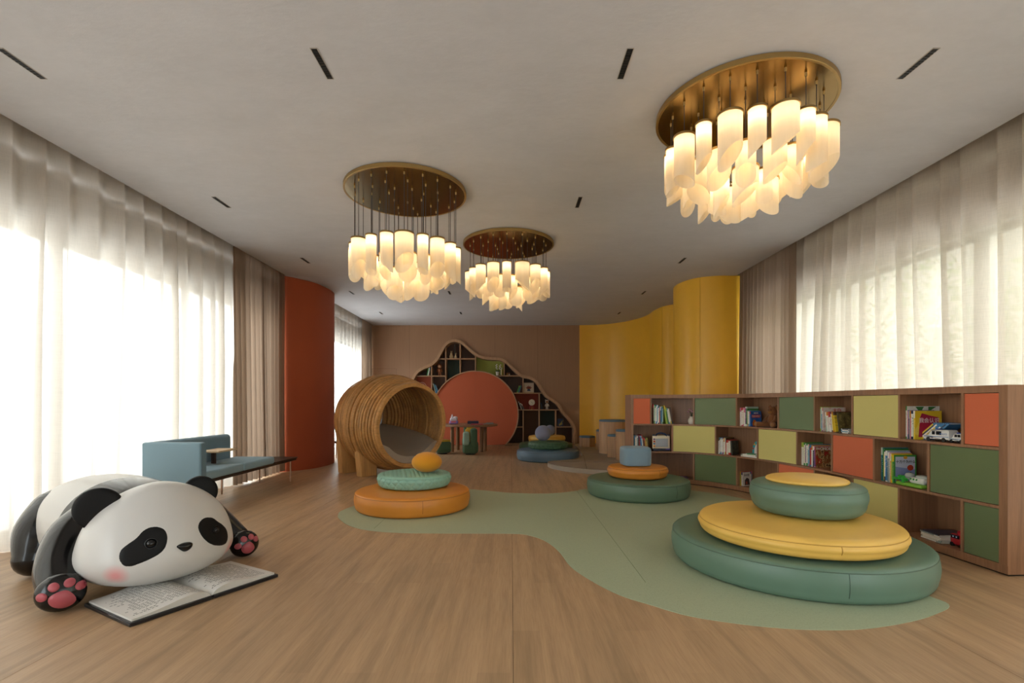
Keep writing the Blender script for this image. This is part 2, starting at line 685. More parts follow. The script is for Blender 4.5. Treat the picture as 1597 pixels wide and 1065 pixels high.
# orange rounded column wall on the left
pts = [(-4.45, 8.64), (-4.1, 8.64), (-3.97, 8.65), (-3.90, 8.70), (-3.78, 8.86), (-3.67, 9.05), (-3.60, 9.25), (-3.565, 9.5), (-3.555, 9.75), (-3.58, 10.0), (-3.66, 10.2), (-3.8, 10.35), (-4.0, 10.42), (-4.45, 10.42)]
pl = catmull([Vector((x, y, 0)) for x, y in pts], 6)
b = B(); b.prism([(p.x, p.y) for p in pl], 0.0, CEIL_Z)
o = struct('wall_left_column', b, M_ORANGE)
# yellow wave wall on the right
pts = [(1.95, 14.06), (2.33, 14.04), (2.62, 13.93), (2.88, 13.74), (3.16, 13.38), (3.37, 12.9), (3.45, 12.4), (3.435, 11.95), (3.47, 11.5), (3.56, 11.24), (3.72, 11.08), (3.93, 10.9), (3.98, 10.65), (3.8, 10.35), (3.52, 10.16), (3.30, 9.92), (3.16, 9.62), (3.115, 9.35), (3.13, 9.15), (3.20, 8.92), (3.34, 8.74), (3.60, 8.63), (3.85, 8.62), (4.45, 8.63)]
pl = catmull([Vector((x, y, 0)) for x, y in pts], 8)
poly = [(p.x, p.y) for p in pl] + [(4.45, 14.3), (1.97, 14.3)]
b = B(); b.prism(poly, 0.0, CEIL_Z)
yw = struct('wall_right_rear', b, M_YELLOW)
# vertical joints of the yellow wall covering
for (x, y, nx, ny) in ((3.455, 12.2, -1, 0), (3.345, 8.735, -0.6, -0.8), (3.49, 11.4, -0.95, -0.2)):
    b = B(); b.b2(x - 0.002, x + 0.002, y - 0.002, y + 0.002, 0.0, CEIL_Z)
    obj('joint', b, mat('paint', 'b9851a', 0.5), yw)

# ------------------------------------------------------------------ curtains
def curtain(name, label, mat_, x, y0, y1, z0, z1, amp, wl, seed, gather=0.5, cat='curtain', group=None, sharpf=1.0):
    rr = random.Random(seed)
    n = max(40, int((y1 - y0) / wl * 22))
    ph = []
    # irregular pleat positions
    t = 0.0
    while t < (y1 - y0) + wl:
        ph.append(t)
        t += wl * rr.uniform(0.6, 1.4)
    def wave(d):
        for i in range(len(ph) - 1):
            if ph[i] <= d < ph[i + 1]:
                return i + (d - ph[i]) / (ph[i + 1] - ph[i])
        return len(ph)
    o1, o2, o3 = rr.uniform(0, 9), rr.uniform(0, 9), rr.uniform(0, 9)
    rows = 14
    def fn(u, v):
        d = u * (y1 - y0)
        z = z0 + (z1 - z0) * v
        q = wave(d + 0.03 * math.sin(3.1 * v + o1 + d * 1.3))
        s_ = math.sin(2 * PI * q)
        s_ = math.copysign(abs(s_) ** sharpf, s_)
        k = 1.0 - 0.35 * v ** 3
        dx = amp * k * s_ + amp * 0.45 * math.sin(4 * PI * q + o2 + 1.2 * (1 - v)) * (1 - v * 0.6) + amp * 0.3 * math.sin(d * 2.3 + o3 + v * 2)
        dy = 0.35 * amp * math.cos(2 * PI * q) * k
        return (x + dx, y0 + d + dy, z)
    b = B(); b.grid(fn, n, rows)
    o = obj(name, b, mat_, loc=(x, (y0 + y1) / 2, z0), sharp=180)
    return tag(o, label, cat, group)

curtain('sheer_curtain', 'long white sheer curtain glowing along the left window wall behind the panda', M_SHEER_L, -4.09, 0.4, 7.45, 0.005, 3.6, 0.075, 0.26, 3)
curtain('drape', 'gathered taupe drape between the white sheer and the rust orange rounded wall', M_DRAPE, -3.965, 7.02, 8.60, 0.03, 3.6, 0.035, 0.115, 5)
curtain('sheer_curtain', 'white sheer curtain beyond the rust orange rounded wall, behind the wooden barrel', M_SHEER_B, -4.09, 10.45, 13.6, 0.005, 3.6, 0.05, 0.26, 8)
curtain('drape', 'taupe drape in the far left corner beside the brown veneer wall', M_DRAPE, -3.965, 13.12, 14.04, 0.03, 3.6, 0.035, 0.115, 6)
curtain('drape', 'gathered taupe drape beside the tall yellow curved wall', M_DRAPE, 3.965, 6.86, 8.56, 0.03, 3.6, 0.035, 0.125, 9)
curtain('sheer_curtain', 'long beige sheer curtain hanging behind the curved bookshelf', M_SHEER_R, 4.09, 0.4, 7.2, 0.005, 3.6, 0.075, 0.26, 12)
# ------------------------------------------------------------------ far wall with the mountain bookcase
MX = WALL_Y / F_PX
def mz(zx, zy):
    """position on the far wall, from its own survey grid"""
    return ((570 + zx * 0.2192 - VX) * MX, CAM_Z - (500 + zy * 0.2192 - HY) * MX)

cont = [(318, 905), (312, 780), (306, 640), (310, 520), (322, 440), (345, 385), (375, 350), (420, 325), (470, 302), (505, 266), (530, 220), (560, 172), (592, 145), (632, 135), (680, 144), (720, 175), (778, 226), (830, 252), (900, 262), (960, 267), (1010, 292), (1060, 340), (1110, 382), (1180, 402), (1228, 435), (1265, 492), (1292, 530), (1340, 562), (1382, 597), (1412, 650), (1452, 692), (1484, 737), (1501, 800), (1504, 905)]
cpts = catmull([Vector((*mz(*p), 0)) for p in cont], 6)
cp = [(p.x, max(0.0, p.y)) for p in cpts]
cp[0] = (cp[0][0], 0.0); cp[-1] = (cp[-1][0], 0.0)
def XZ(y):          # maps polygon xy + extrude z  ->  world x, z, y
    return Matrix(((1, 0, 0, 0), (0, 0, 1, y), (0, 1, 0, 0), (0, 0, 0, 1)))
outer = [(-4.6, 0.0), (-4.6, 3.64), (2.2, 3.64), (2.2, 0.0)]
wall_poly = [(-4.6, 3.64), (-4.6, 0.0)] + cp + [(2.2, 0.0), (2.2, 3.64)]
b = B(); b.prism(wall_poly, 0.0, 0.02, XZ(WALL_Y))
wb = struct('wall_back', b, M_VENEER, flat=True)
# veneer joints and the little access door
for x in (-2.9, -1.68, -0.46, 0.76):
    z0 = 0.0
    for i in range(len(cp) - 1):
        if min(cp[i][0], cp[i + 1][0]) <= x <= max(cp[i][0], cp[i + 1][0]):
            z0 = max(z0, cp[i][1], cp[i + 1][1])
    b = B(); b.b2(x - 0.0015, x + 0.0015, WALL_Y - 0.0015, WALL_Y + 0.004, z0 + 0.05, CEIL_Z)
    obj('veneer_joint', b, mat('paint', '3d2a1e', 0.7), wb, flat=True)
x0, z1 = mz(48, 341); x1, z0 = mz(220, 640)
b = B()
for a in ((x0, x0 + 0.004, z0, z1), (x1 - 0.004, x1, z0, z1), (x0, x1, z1 - 0.004, z1)):
    b.b2(a[0], a[1], WALL_Y - 0.0015, WALL_Y + 0.004, a[2], a[3])
obj('access_panel_joint', b, mat('paint', '3d2a1e', 0.7), wb, flat=True)

mc = thing('wall_bookcase', 'mountain shaped bookcase set into the brown veneer wall around a terracotta circle', 'bookcase', (mz(780, 880)[0], WALL_Y, 0))
M_DWOOD = mat('wood', '4f382b', 0.6)
M_EDGE = mat('wood', 'b48d6a', 0.5)
YB = 14.42
b = B(); b.prism(cp, 0.0, 0.02, XZ(YB)); obj('back_panel', b, M_DWOOD, mc, flat=True)
# frame: a band following the contour
def band(line, w, y0, y1):
    bb = B()
    L = len(line)
    nr = []
    for i in range(L):
        a, c = Vector(line[max(0, i - 1)]), Vector(line[min(L - 1, i + 1)])
        t = (c - a).normalized()
        nr.append(Vector((t.y, -t.x)))
    vs, fs = [], []
    for i in range(L):
        p = Vector(line[i]); q = p + nr[i] * w
        vs += [(p.x, y0, p.y), (q.x, y0, q.y), (q.x, y1, q.y), (p.x, y1, p.y)]
    for i in range(L - 1):
        for k in range(4):
            k2 = (k + 1) % 4
            fs.append((4 * i + k, 4 * i + k2, 4 * i + 4 + k2, 4 * i + 4 + k))
    fs.append((0, 1, 2, 3)); fs.append((4 * L - 4, 4 * L - 3, 4 * L - 2, 4 * L - 1))
    bb.add(vs, fs)
    return bb
obj('frame', band(cp, 0.075, WALL_Y - 0.07, YB), M_EDGE, mc)
ccx, ccz = mz(780, 665); CR = 310 * 0.2192 * MX
arc = []
a0 = math.asin(-ccz / CR)
for i in range(97):
    a = (PI - a0) - (PI - 2 * a0) * i / 96
    arc.append((ccx + CR * math.cos(a), max(0.0, ccz + CR * math.sin(a))))
obj('circle_band', band(arc, 0.03, WALL_Y - 0.05, YB), M_EDGE, mc)
inn = [(ccx + (p[0] - ccx) * 0.98, max(0.005, ccz + (p[1] - ccz) * 0.98)) for p in arc]
half_l = [p for p in inn if p[0] <= ccx - 0.001]
half_r = [p for p in inn if p[0] >= ccx + 0.001]
for pts_ in (half_l + [(ccx - 0.001, ccz + CR * 0.98), (ccx - 0.001, 0.005)], [(ccx + 0.001, 0.005), (ccx + 0.001, ccz + CR * 0.98)] + half_r):
    b = B(); b.prism(pts_, 0.0, 0.015, XZ(WALL_Y + 0.0)); obj('circle_panel', b, mat('fabric', 'c0603f', 0.85), mc, flat=True)
def mboard(name, zx0, zx1, zy0, zy1, y0=WALL_Y + 0.022, y1=YB, m=None):
    xa, za = mz(zx0, zy0); xb, zb_ = mz(zx1, zy1)
    b = B(); b.b2(xa, xb, y0, y1, max(0.0, zb_), za)
    return obj(name, b, m or M_EDGE, mc, flat=True)
for (xa, xb, y) in ((505, 782, 267), (340, 568, 390), (940, 1112, 389), (330, 520, 516), (1055, 1276, 512), (1085, 1396, 632), (1075, 1122, 754), (1356, 1482, 754), (1000, 1500, 876)):
    mboard('shelf', xa, xb, y, y + 7)
for (x, ya, yb_) in ((566, 176, 440), (669, 150, 372), (778, 240, 360), (983, 290, 392), (466, 306, 500), (1119, 398, 514), (1234, 515, 880), (1119, 632, 880), (1352, 634, 880), (1478, 756, 880)):
    mboard('divider', x, x + 7, ya, yb_)
for (xa, xb, ya, yb_, c) in ((574, 668, 276, 400, '2f4038'), (786, 983, 248, 389, '9aa24e'), (350, 465, 397, 515, 'a4523a'), (1065, 1232, 519, 631, '8a3b28'), (1242, 1351, 640, 875, '31413a'), (1127, 1232, 640, 875, '58402f')):
    mboard('colour_panel', xa, xb, ya, yb_, YB - 0.012, YB - 0.002, mat('fabric', c, 0.8))

# ------------------------------------------------------------------ curved bookshelf
PL = catmull([Vector(p) for p in ((1.80, 7.42, 0), (2.12, 7.42, 0), (2.41, 7.40, 0), (2.66, 7.28, 0), (2.90, 7.05, 0), (3.09, 6.75, 0), (3.22, 6.40, 0), (3.33, 5.95, 0), (3.385, 5.4, 0), (3.40, 4.8, 0), (3.41, 4.2, 0), (3.44, 3.42, 0))], 16)
SL = [0.0]
for i in range(1, len(PL)):
    SL.append(SL[-1] + (PL[i] - PL[i - 1]).length)
S_END = SL[-1]
def cv(s):
    s = max(0.0, min(S_END, s))
    for i in range(1, len(SL)):
        if s <= SL[i] + 1e-9:
            t = (s - SL[i - 1]) / (SL[i] - SL[i - 1])
            p = PL[i - 1].lerp(PL[i], t)
            a = (PL[min(i + 1, len(PL) - 1)] - PL[max(0, i - 2)]).normalized()
            return p, a, Vector((-a.y, a.x, 0))
    return PL[-1], None, None
def s_at(px, d=0.0):
    """length along the shelf front where the sight line through column px meets it"""
    k = (px - VX) / F_PX
    best, bs_ = 9, 0
    for i in range(0, 1201):
        s = S_END * i / 1200
        p, t, n = cv(s)
        q = p + n * d
        e = abs(q.x / q.y - k)
        if e < best:
            best, bs_ = e, s
    return bs_
def seg(b, s0, s1, d0, d1, z0, z1, n=None, mi=0):
    n = n or max(2, int((s1 - s0) / 0.06) + 1)
    vs, fs = [], []
    for i in range(n + 1):
        p, t, nn = cv(s0 + (s1 - s0) * i / n)
        a, c = p + nn * d0, p + nn * d1
        vs += [(a.x, a.y, z0), (a.x, a.y, z1), (c.x, c.y, z1), (c.x, c.y, z0)]
    for i in range(n):
        for k in range(4):
            k2 = (k + 1) % 4
            fs.append((4 * i + k, 4 * i + k2, 4 * i + 4 + k2, 4 * i + 4 + k))
    fs.append((3, 2, 1, 0)); e = 4 * n
    fs.append((e, e + 1, e + 2, e + 3))
    b.add(vs, fs, mi)
DEP = 0.36
ZB = [0.072, 0.478, 0.89, 1.277]      # top faces of plinth, two shelves; underside of the top
TH = 0.021
bk = thing('curved_bookshelf', 'long low curved wooden bookshelf with coloured panels along the right side', 'bookshelf', (PL[40].x, PL[40].y, 0))
b = B(); seg(b, 0, S_END, 0, DEP, 1.277, 1.33); obj('top', b, M_SHELFW, bk)
b = B(); seg(b, 0, S_END, 0.004, DEP - 0.01, 0.012, 0.072); obj('plinth', b, M_SHELFW, bk)
b = B(); seg(b, 0, S_END, DEP - 0.02, DEP, 0.072, 1.277); obj('back_panel', b, M_SHELFW, bk)
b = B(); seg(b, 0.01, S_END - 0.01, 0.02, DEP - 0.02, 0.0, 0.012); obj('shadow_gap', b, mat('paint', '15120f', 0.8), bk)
for z in (0.478, 0.89):
    b = B(); seg(b, 0.04, S_END - 0.06, 0.0, DEP - 0.02, z - TH, z); obj('shelf', b, M_SHELFW, bk)
b = B(); seg(b, 0, 0.04, 0, DEP - 0.02, 0.072, 1.277, 2); obj('end_panel', b, M_SHELFW, bk)
b = B(); seg(b, S_END - 0.06, S_END, 0, DEP - 0.02, 0.072, 1.277, 2); obj('end_panel', b, M_SHELFW, bk)
C_OR, C_GR, C_YE, C_DG = 'd9704a', '778965', 'd9ce80', '68784f'
ROWS = [
    (0.478 + 0.412, 1.277, [(984.5, 1015.5, C_OR), (1015.5, 1082, None), (1082, 1148.5, '7f8f6c'), (1148.5, 1213.2, None), (1213.2, 1269.7, C_GR), (1269.7, 1328.7, None), (1328.7, 1402, C_YE), (1402, 1500.7, None), (1500.7, 1559.5, C_OR)]),
    (0.478, 0.89 - TH, [(984.5, 1048.5, None), (1048.5, 1115.5, C_YE), (1115.5, 1181.2, None), (1181.2, 1242.5, C_YE), (1242.5, 1297, None), (1297, 1362.8, C_OR), (1362.8, 1447.6, None), (1447.6, 1559.5, C_DG)]),
    (0.072, 0.478 - TH, [(984.5, 1015.5, C_YE), (1015.5, 1082, None), (1082, 1148.8, C_DG), (1148.8, 1212.7, None), (1212.7, 1269.7, C_OR), (1269.7, 1328.7, None), (1328.7, 1401.5, C_YE), (1401.5, 1500, None), (1500, 1559, C_DG)]),
]
CELL = {}
for ri, (z0, z1, cells) in enumerate(ROWS):
    ss = []
    for ci, (pa, pb, c) in enumerate(cells):
        s0 = 0.04 if ci == 0 else s_at(pa)
        s1 = S_END - 0.06 if ci == len(cells) - 1 else s_at(pb)
        ss.append(s1)
        CELL[(ri, ci)] = (s0 + (0.011 if ci else 0), s1 - 0.011, z0)
        if c:
            b = B(); seg(b, s0 + (0.014 if ci else 0.004), s1 - (0.014 if ci < len(cells) - 1 else 0.004), 0.006, 0.03, z0 + 0.004, z1 - 0.004)
            obj('colour_panel', b, mat('fabric', c, 0.85), bk)
    for s in ss[:-1]:
        b = B(); seg(b, s - 0.0105, s + 0.0105, 0.0, DEP - 0.02, z0, z1, 2); obj('divider', b, M_SHELFW, bk)

# ------------------------------------------------------------------ books
BOOKMESH = {}
def book_meshes(c1, c2, art=None):
    k = (c1, c2, art[0] if art else None)
    if k in BOOKMESH:
        return BOOKMESH[k]
    b = B()   # unit book: x thickness, y depth (spine at y=0), z height
    b.b2(0, 0.12, 0, 1, 0, 1); b.b2(0.88, 1, 0, 1, 0, 1); b.b2(0.12, 0.88, 0, 0.02, 0, 1)
    if art:
        for f in b.bm.faces:
            if f.normal.length == 0:
                f.normal_update()
    bm = b.bm
    bm.normal_update()
    me = bpy.data.meshes.new('book')
    if art:
        for f in bm.faces:
            if abs(f.calc_center_median().x - .5) > .4999:
                f.material_index = 1
    bm.to_mesh(me); bm.free()
    me.materials.append(cover_mat(c1, c2))
    if art:
        me.materials.append(art_mat(*art))
    b = B(); b.b2(0.12, 0.88, 0.02, 0.96, 0.015, 0.985)
    mp_ = bpy.data.meshes.new('pages')
    b.bm.to_mesh(mp_); b.bm.free()
    mp_.materials.append(mat('paper', 'e8e2d2', 0.8))
    BOOKMESH[k] = (me, mp_)
    return BOOKMESH[k]

def book(M, th, dep, h, c1, c2, label, group=None, art=None):
    me, mp_ = book_meshes(c1, c2, art)
    o = bpy.data.objects.new('book', me)
    COL.objects.link(o)
    o.matrix_world = M @ Matrix.Diagonal(Vector((th, dep, h, 1)))
    p = bpy.data.objects.new('pages', mp_)
    COL.objects.link(p)
    p.parent = o
    return tag(o, label, 'book', group)

def frame_at(s, d, z):
    p, t, n = cv(s)
    q = p + n * d
    return Matrix(((t.x, n.x, 0, q.x), (t.y, n.y, 0, q.y), (0, 0, 1, z), (0, 0, 0, 1)))

ORD = ['first', 'second', 'third', 'fourth', 'fifth', 'sixth', 'seventh', 'eighth', 'ninth', 'tenth', 'eleventh', 'twelfth', 'thirteenth', 'fourteenth', 'fifteenth', 'sixteenth', 'seventeenth', 'eighteenth']
PALW = {'f2efe6': 'white', 'e9e2d0': 'cream', '3f7fb5': 'blue', '7fb4cf': 'pale blue', '2f6f74': 'teal', 'c8342c': 'red', '3f8f45': 'green', 'a6c04a': 'lime green', 'e8c62c': 'yellow', 'd98a2a': 'orange', '5a3a28': 'brown', '7a4a86': 'purple', 'd97f9a': 'pink', '2a3550': 'navy', '33382c': 'dark olive', '9aa6a0': 'grey', 'bcd3c0': 'mint', '1d1d20': 'black'}
INV = {v: k for k, v in PALW.items()}
def book_row(cell, px0, spec, where, d=0.05, px1=None):
    """spec: (colour, second colour, thickness, height, lean degrees); stands books one after another"""
    z = CELL[cell][2] + 0.001
    s = max(s_at(px0, d), CELL[cell][0] + .003)
    if px1:
        k_ = (s_at(px1, d) - s) / sum(t_[2] / math.cos(R(t_[4])) + .0013 for t_ in spec)
        spec = [(t_[0], t_[1], t_[2] * k_, t_[3], t_[4]) for t_ in spec]
    off, sp_ = 0.0, 0.0
    for i, (c, c2, th, h, lean) in enumerate(spec):
        a = R(lean)
        if lean > 0:
            off += max(0.0, h * (math.sin(a) - sp_)) + (0.002 if math.sin(a) > sp_ else 0)
            sp_ = max(sp_, math.sin(a))
        M = frame_at(s, d + rnd.uniform(0, 0.012), z)
        if lean > 0:      # leans back to the left
            M = M @ Matrix.Translation((off, 0, 0)) @ Matrix.Rotation(-a, 4, 'Y')
            s_step = th / math.cos(a) + 0.0015
        elif lean < 0:
            s_step = th / math.cos(a) + 0.0015
            M = M @ Matrix.Translation((0, 0, th * math.sin(-a))) @ Matrix.Rotation(-a, 4, 'Y')
        else:
            s_step = th + 0.0012
        book(M, th, 0.235 - 0.05 * i / max(1, len(spec) - 1), h, INV[c], INV[c2],
             '%s book, %s from left %s' % (c, ORD[i], where), 'books on the curved bookshelf')
        if lean > 0 and (i == len(spec) - 1 or True):
            pass
        s += s_step
    return s + off

LAST_S = {}
def face_book(cell, px, d, w, h, th, lean, c1, c2, art, label, lettering=None, fields=None):
    """a standing book whose printed front cover is seen past its spine; px is where its spine stands"""
    z = CELL[cell][2] + 0.001
    s = max(s_at(px, d), LAST_S.get(cell, CELL[cell][0]) + .002)
    LAST_S[cell] = s + th + h * math.sin(R(lean)) * 0
    M = frame_at(s, d, z)
    if lean:
        M = M @ Matrix.Translation((h * math.sin(R(lean)), 0, 0)) @ Matrix.Rotation(R(-lean), 4, 'Y')
    o = book(M, th, w, h, c1, c2, label, 'books on the curved bookshelf', art)
    Mc = M @ Matrix(((0, 0, 1, th), (1, 0, 0, 0), (0, 1, 0, 0), (0, 0, 0, 1)))
    inv = o.matrix_world.inverted()
    for k, (nm, col, poly) in enumerate(fields or []):
        b = B(); b.prism(poly, 0.0, 0.0003 + 0.0003 * k)
        bmesh.ops.transform(b.bm, matrix=Mc, verts=b.bm.verts)
        q = obj(nm, b, mat('paint', col, 0.4), local=True)
        q.parent = o
        q.matrix_parent_inverse = inv
    for (txt, u, v, size, col) in lettering or []:
        cu = bpy.data.curves.new('lettering', 'FONT')
        cu.body = txt
        cu.size = size
        cu.align_x = 'CENTER'
        cu.extrude = 0.0004
        cu.offset = size * 0.012
        cu.materials.append(mat('paint', col, 0.5))
        t = text_mesh(cu)
        t.parent = o
        t.matrix_parent_inverse = inv
        t.matrix_world = Mc @ Matrix.Translation((w * u, h * v, 0.0024))
    return o

T = [('mint', 'green', .016, .29, 0), ('white', 'green', .013, .29, 0), ('white', 'blue', .014, .285, 0), ('pale blue', 'white', .015, .285, 0), ('white', 'teal', .018, .28, 0), ('red', 'pink', .010, .26, 0), ('teal', 'mint', .016, .26, 0), ('blue', 'grey', .013, .265, 0), ('mint', 'green', .014, .255, 0), ('lime green', 'yellow', .018, .275, 8), ('green', 'lime green', .014, .25, 8), ('white', 'pale blue', .018, .235, 10), ('cream', 'yellow', .014, .235, 10), ('brown', 'dark olive', .022, .25, 10)]
book_row((0, 1), 1018.5, [('brown', 'red', .012, .30, 0)] + T, 'in the top row cell beside the pink flower vase', px1=1046)
T = [('navy', 'teal', .022, .235, 0), ('teal', 'blue', .016, .23, 0), ('cream', 'grey', .024, .24, 0), ('grey', 'cream', .016, .23, 0), ('brown', 'navy', .014, .225, 0), ('red', 'pink', .010, .235, 4), ('blue', 'pale blue', .020, .23, 5), ('white', 'red', .012, .245, 6), ('brown', 'red', .022, .2, 3), ('orange', 'brown', .014, .2, 4), ('lime green', 'green', .012, .2, 4), ('red', 'orange', .012, .195, 5), ('green', 'lime green', .012, .195, 6)]
book_row((1, 0), 985.5, T, 'in the cell holding the drawing board toy', px1=1009)
T = [('white', 'pink', .022, .25, 0), ('white', 'red', .022, .25, 0), ('cream', 'pink', .022, .25, 0), ('white', 'pink', .022, .25, 0), ('purple', 'white', .022, .265, 0), ('green', 'mint', .02, .265, 0), ('cream', 'orange', .013, .21, 0), ('white', 'pale blue', .014, .21, 0), ('pale blue', 'blue', .014, .205, 0)]
book_row((0, 3), 1152.5, T, 'in the top row cell beside the brown plush bear', px1=1169.5)
face_book((0, 3), 1169, 0.055, .19, .20, .016, 3, '2f5fae', 'c8342c', ('bear', ['1f4f9e', '2560b0', '2f6fc0', '2560b0', '1f4f9e'], 2.2), 'blue picture book with an orange animal cover beside the brown plush bear',
          lettering=[('MEINE', .5, .84, .028, 'f2efe6'), ('TIERWELT', .5, .62, .034, 'f0d0cc')],
          fields=[('title_plate', 'c03a3c', [(.02, .115), (.17, .115), (.17, .155), (.02, .155)]), ('orange_animal', 'd0702a', [(.03, .005), (.09, .005), (.10, .05), (.08, .085), (.05, .09), (.025, .05)]), ('yellow_animal', 'e0a03a', [(.10, .005), (.15, .005), (.155, .04), (.13, .065), (.105, .05)])])
T = [('white', 'brown', .014, .235, 0), ('cream', 'teal', .014, .235, 0), ('white', 'blue', .014, .235, 0), ('white', 'grey', .014, .235, 0), ('cream', 'purple', .014, .235, 0), ('white', 'orange', .014, .235, 0), ('white', 'lime green', .014, .235, 0), ('red', 'brown', .010, .235, 0), ('cream', 'red', .03, .205, 0), ('cream', 'red', .03, .205, 0)]
book_row((1, 2), 1118.5, T, 'in the middle row cell with the bead arch toy', px1=1139)
face_book((1, 2), 1139, 0.06, .15, .20, .02, 4, '33382c', '1d1d20', ('forest', ['1d2018', '33382c', '4a5038', '22261c'], 5), 'dark green mottled book last in the row with the bead arch toy')
T = [('mint', 'lime green', .022, .27, 0), ('pale blue', 'white', .014, .265, 0), ('blue', 'white', .014, .26, 0)]
LAST_S[(0, 5)] = book_row((0, 5), 1274, T, 'in the top row cell with the lying white stack', px1=1282)
face_book((0, 5), 1282, 0.05, .26, .265, .012, 0, 'e9dcd4', 'c8342c', ('redcream', ['e5cfc4', 'e9dcd4', 'e0c0b4', 'e9dcd4'], 2.2), 'cream cover with red print standing behind the leaning white books',
          lettering=[('大白', .62, .80, .05, 'c8342c')])
T = [('mint', 'white', .02, .215, 5), ('white', 'orange', .018, .215, 6), ('white', 'red', .02, .22, 7), ('white', 'navy', .018, .22, 8), ('yellow', 'orange', .014, .22, 8), ('yellow', 'brown', .014, .22, 9)]
LAST_S[(0, 5)] = book_row((0, 5), 1285, T, 'of the leaning row beside the olive book', px1=1299)
face_book((0, 5), 1299, 0.055, .19, .215, .014, 10, '5b5030', '33382c', ('olive', ['4a4428', '6a5f38', '8a7a4a', '33382c'], 4), 'olive brown picture book leaning beside the lying white stack')
T = [('white', 'lime green', .024, .265, 0), ('cream', 'green', .022, .265, 0), ('purple', 'white', .012, .255, 0), ('white', 'green', .022, .255, 0), ('pale blue', 'white', .022, .25, 0)]
LAST_S[(1, 4)] = book_row((1, 4), 1247, T, 'in the middle row cell with the red comic', px1=1261)
face_book((1, 4), 1261, 0.05, .29, .252, .012, 0, '5a93a0', 'c8342c', ('tealc', ['5a93a0', '6aa2b0', '5a93a0', '4c8593'], 2.5), 'teal cover standing behind the red comic',
          lettering=[('HOP', .30, .82, .045, 'b8452f')])
T = [('red', 'blue', .012, .245, 0), ('white', 'orange', .016, .245, 0), ('navy', 'white', .014, .235, 0), ('purple', 'pink', .014, .235, 0)]
LAST_S[(1, 4)] = book_row((1, 4), 1262.5, T, 'between the teal cover and the red comic', px1=1271)
face_book((1, 4), 1271, 0.05, .20, .232, .012, 3, 'a02a22', '5a3a28', ('comic', ['2a1c14', '5a3a22', 'c09868', '8a5a30', 'b02a22', 'd8b080'], 3.4), 'red and brown comic book closing the middle row of books',
          lettering=[('WONDER', .52, .84, .045, 'f2efe6')])
face_book((0, 7), 1412, 0.05, .29, .285, .012, 0, 'e9e8e2', '3f8f45', ('whitegreen', ['e9e8e2', 'f2efe6', 'e9e8e2', 'f0eee8'], 1.6), 'tall white cover with green triangles behind the yellow and magenta book',
          fields=[('green_triangle', '3a7a3c', [(.075, .28), (.15, .28), (.12, .225)]), ('green_triangle', '3a7a3c', [(.19, .28), (.26, .28), (.19, .235)])])
T = [('pink', 'purple', .012, .25, 0), ('teal', 'pale blue', .012, .245, 0), ('white', 'yellow', .012, .245, 0), ('pink', 'orange', .013, .245, 0), ('orange', 'red', .012, .245, 0), ('white', 'navy', .018, .245, 0), ('mint', 'white', .016, .245, 0)]
LAST_S[(0, 7)] = book_row((0, 7), 1414, T, 'in the top row cell with the white van', px1=1424.5)
face_book((0, 7), 1424.5, 0.05, .235, .245, .014, 0, 'e8c62c', 'e9e2d0', ('yellowc', ['e8c62c', 'e8c62c', 'f0d860', 'e8c62c'], 2), 'yellow book with a magenta picture on its cover behind the white van',
          lettering=[('我会认识', .52, .60, .045, 'f4e0e4')],
          fields=[('magenta_picture', 'b02348', [(.03, .02), (.205, .02), (.205, .19), (.13, .205), (.06, .225), (.045, .19)]), ('pink_figure', 'd9a0b8', [(.06, .03), (.15, .03), (.14, .07), (.11, .06), (.10, .085), (.08, .06)])])
T = [('teal', 'mint', .020, .31, 0), ('green', 'teal', .012, .31, 0), ('yellow', 'green', .014, .30, 0), ('white', 'navy', .015, .285, 0), ('blue', 'white', .020, .285, 0), ('navy', 'blue', .012, .28, 0), ('grey', 'white', .018, .275, 0), ('cream', 'pink', .012, .27, 0), ('orange', 'cream', .012, .265, 0), ('lime green', 'yellow', .014, .265, 0)]
LAST_S[(1, 6)] = book_row((1, 6), 1372, T, 'in the middle row cell with the green toy', px1=1391)
disc = lambda x, y, rx, ry, n=20: [(x + rx * math.cos(2 * PI * i / n), y + ry * math.sin(2 * PI * i / n)) for i in range(n)]
face_book((1, 6), 1391, 0.05, .205, .255, .018, 0, '3f9a45', 'e8c62c', ('whygreen', ['3f9a45', '3f9a45', '46a04c', '3f9a45'], 2), 'green edged book with a pale blue cover behind the green toy',
          lettering=[('十万个为什么', .52, .72, .030, '1d1d20')],
          fields=[('cover_heading', 'd0d5e8', [(.014, .015), (.193, .015), (.193, .24), (.014, .24)]), ('cover_picture', '8f9fd0', [(.014, .015), (.193, .015), (.193, .125), (.014, .15)]), ('red_disc', 'c04028', disc(.15, .14, .028, .026)), ('yellow_disc', 'e0a030', disc(.105, .232, .018, .014)), ('orange_figure', 'c8703c', [(.022, .02), (.05, .02), (.05, .055), (.022, .06)]), ('navy_figure', '2a3050', disc(.15, .09, .012, .012, 10))])
T = [('lime green', 'yellow', .014, .19, 0), ('pale blue', 'pink', .014, .19, 0), ('orange', 'red', .012, .19, 0), ('white', 'blue', .010, .185, 0)]
LAST_S[(2, 3)] = book_row((2, 3), 1151.5, T, 'in the bottom row cell below the bear', px1=1156)
face_book((2, 3), 1156, 0.05, .15, .185, .014, 4, 'd8d2c8', '2a2a2a', ('greyc', ['d8d2c8', 'cfc8bd', 'd8d2c8'], 3), 'pale grey covered book last in the bottom row cell',
          lettering=[('우리땅', .5, .70, .038, '2a2522')],
          fields=[('dark_picture', '3a2c28', [(.03, .01), (.13, .01), (.12, .09), (.08, .11), (.04, .08)]), ('red_figure', 'a8402c', disc(.07, .04, .015, .022, 12))])

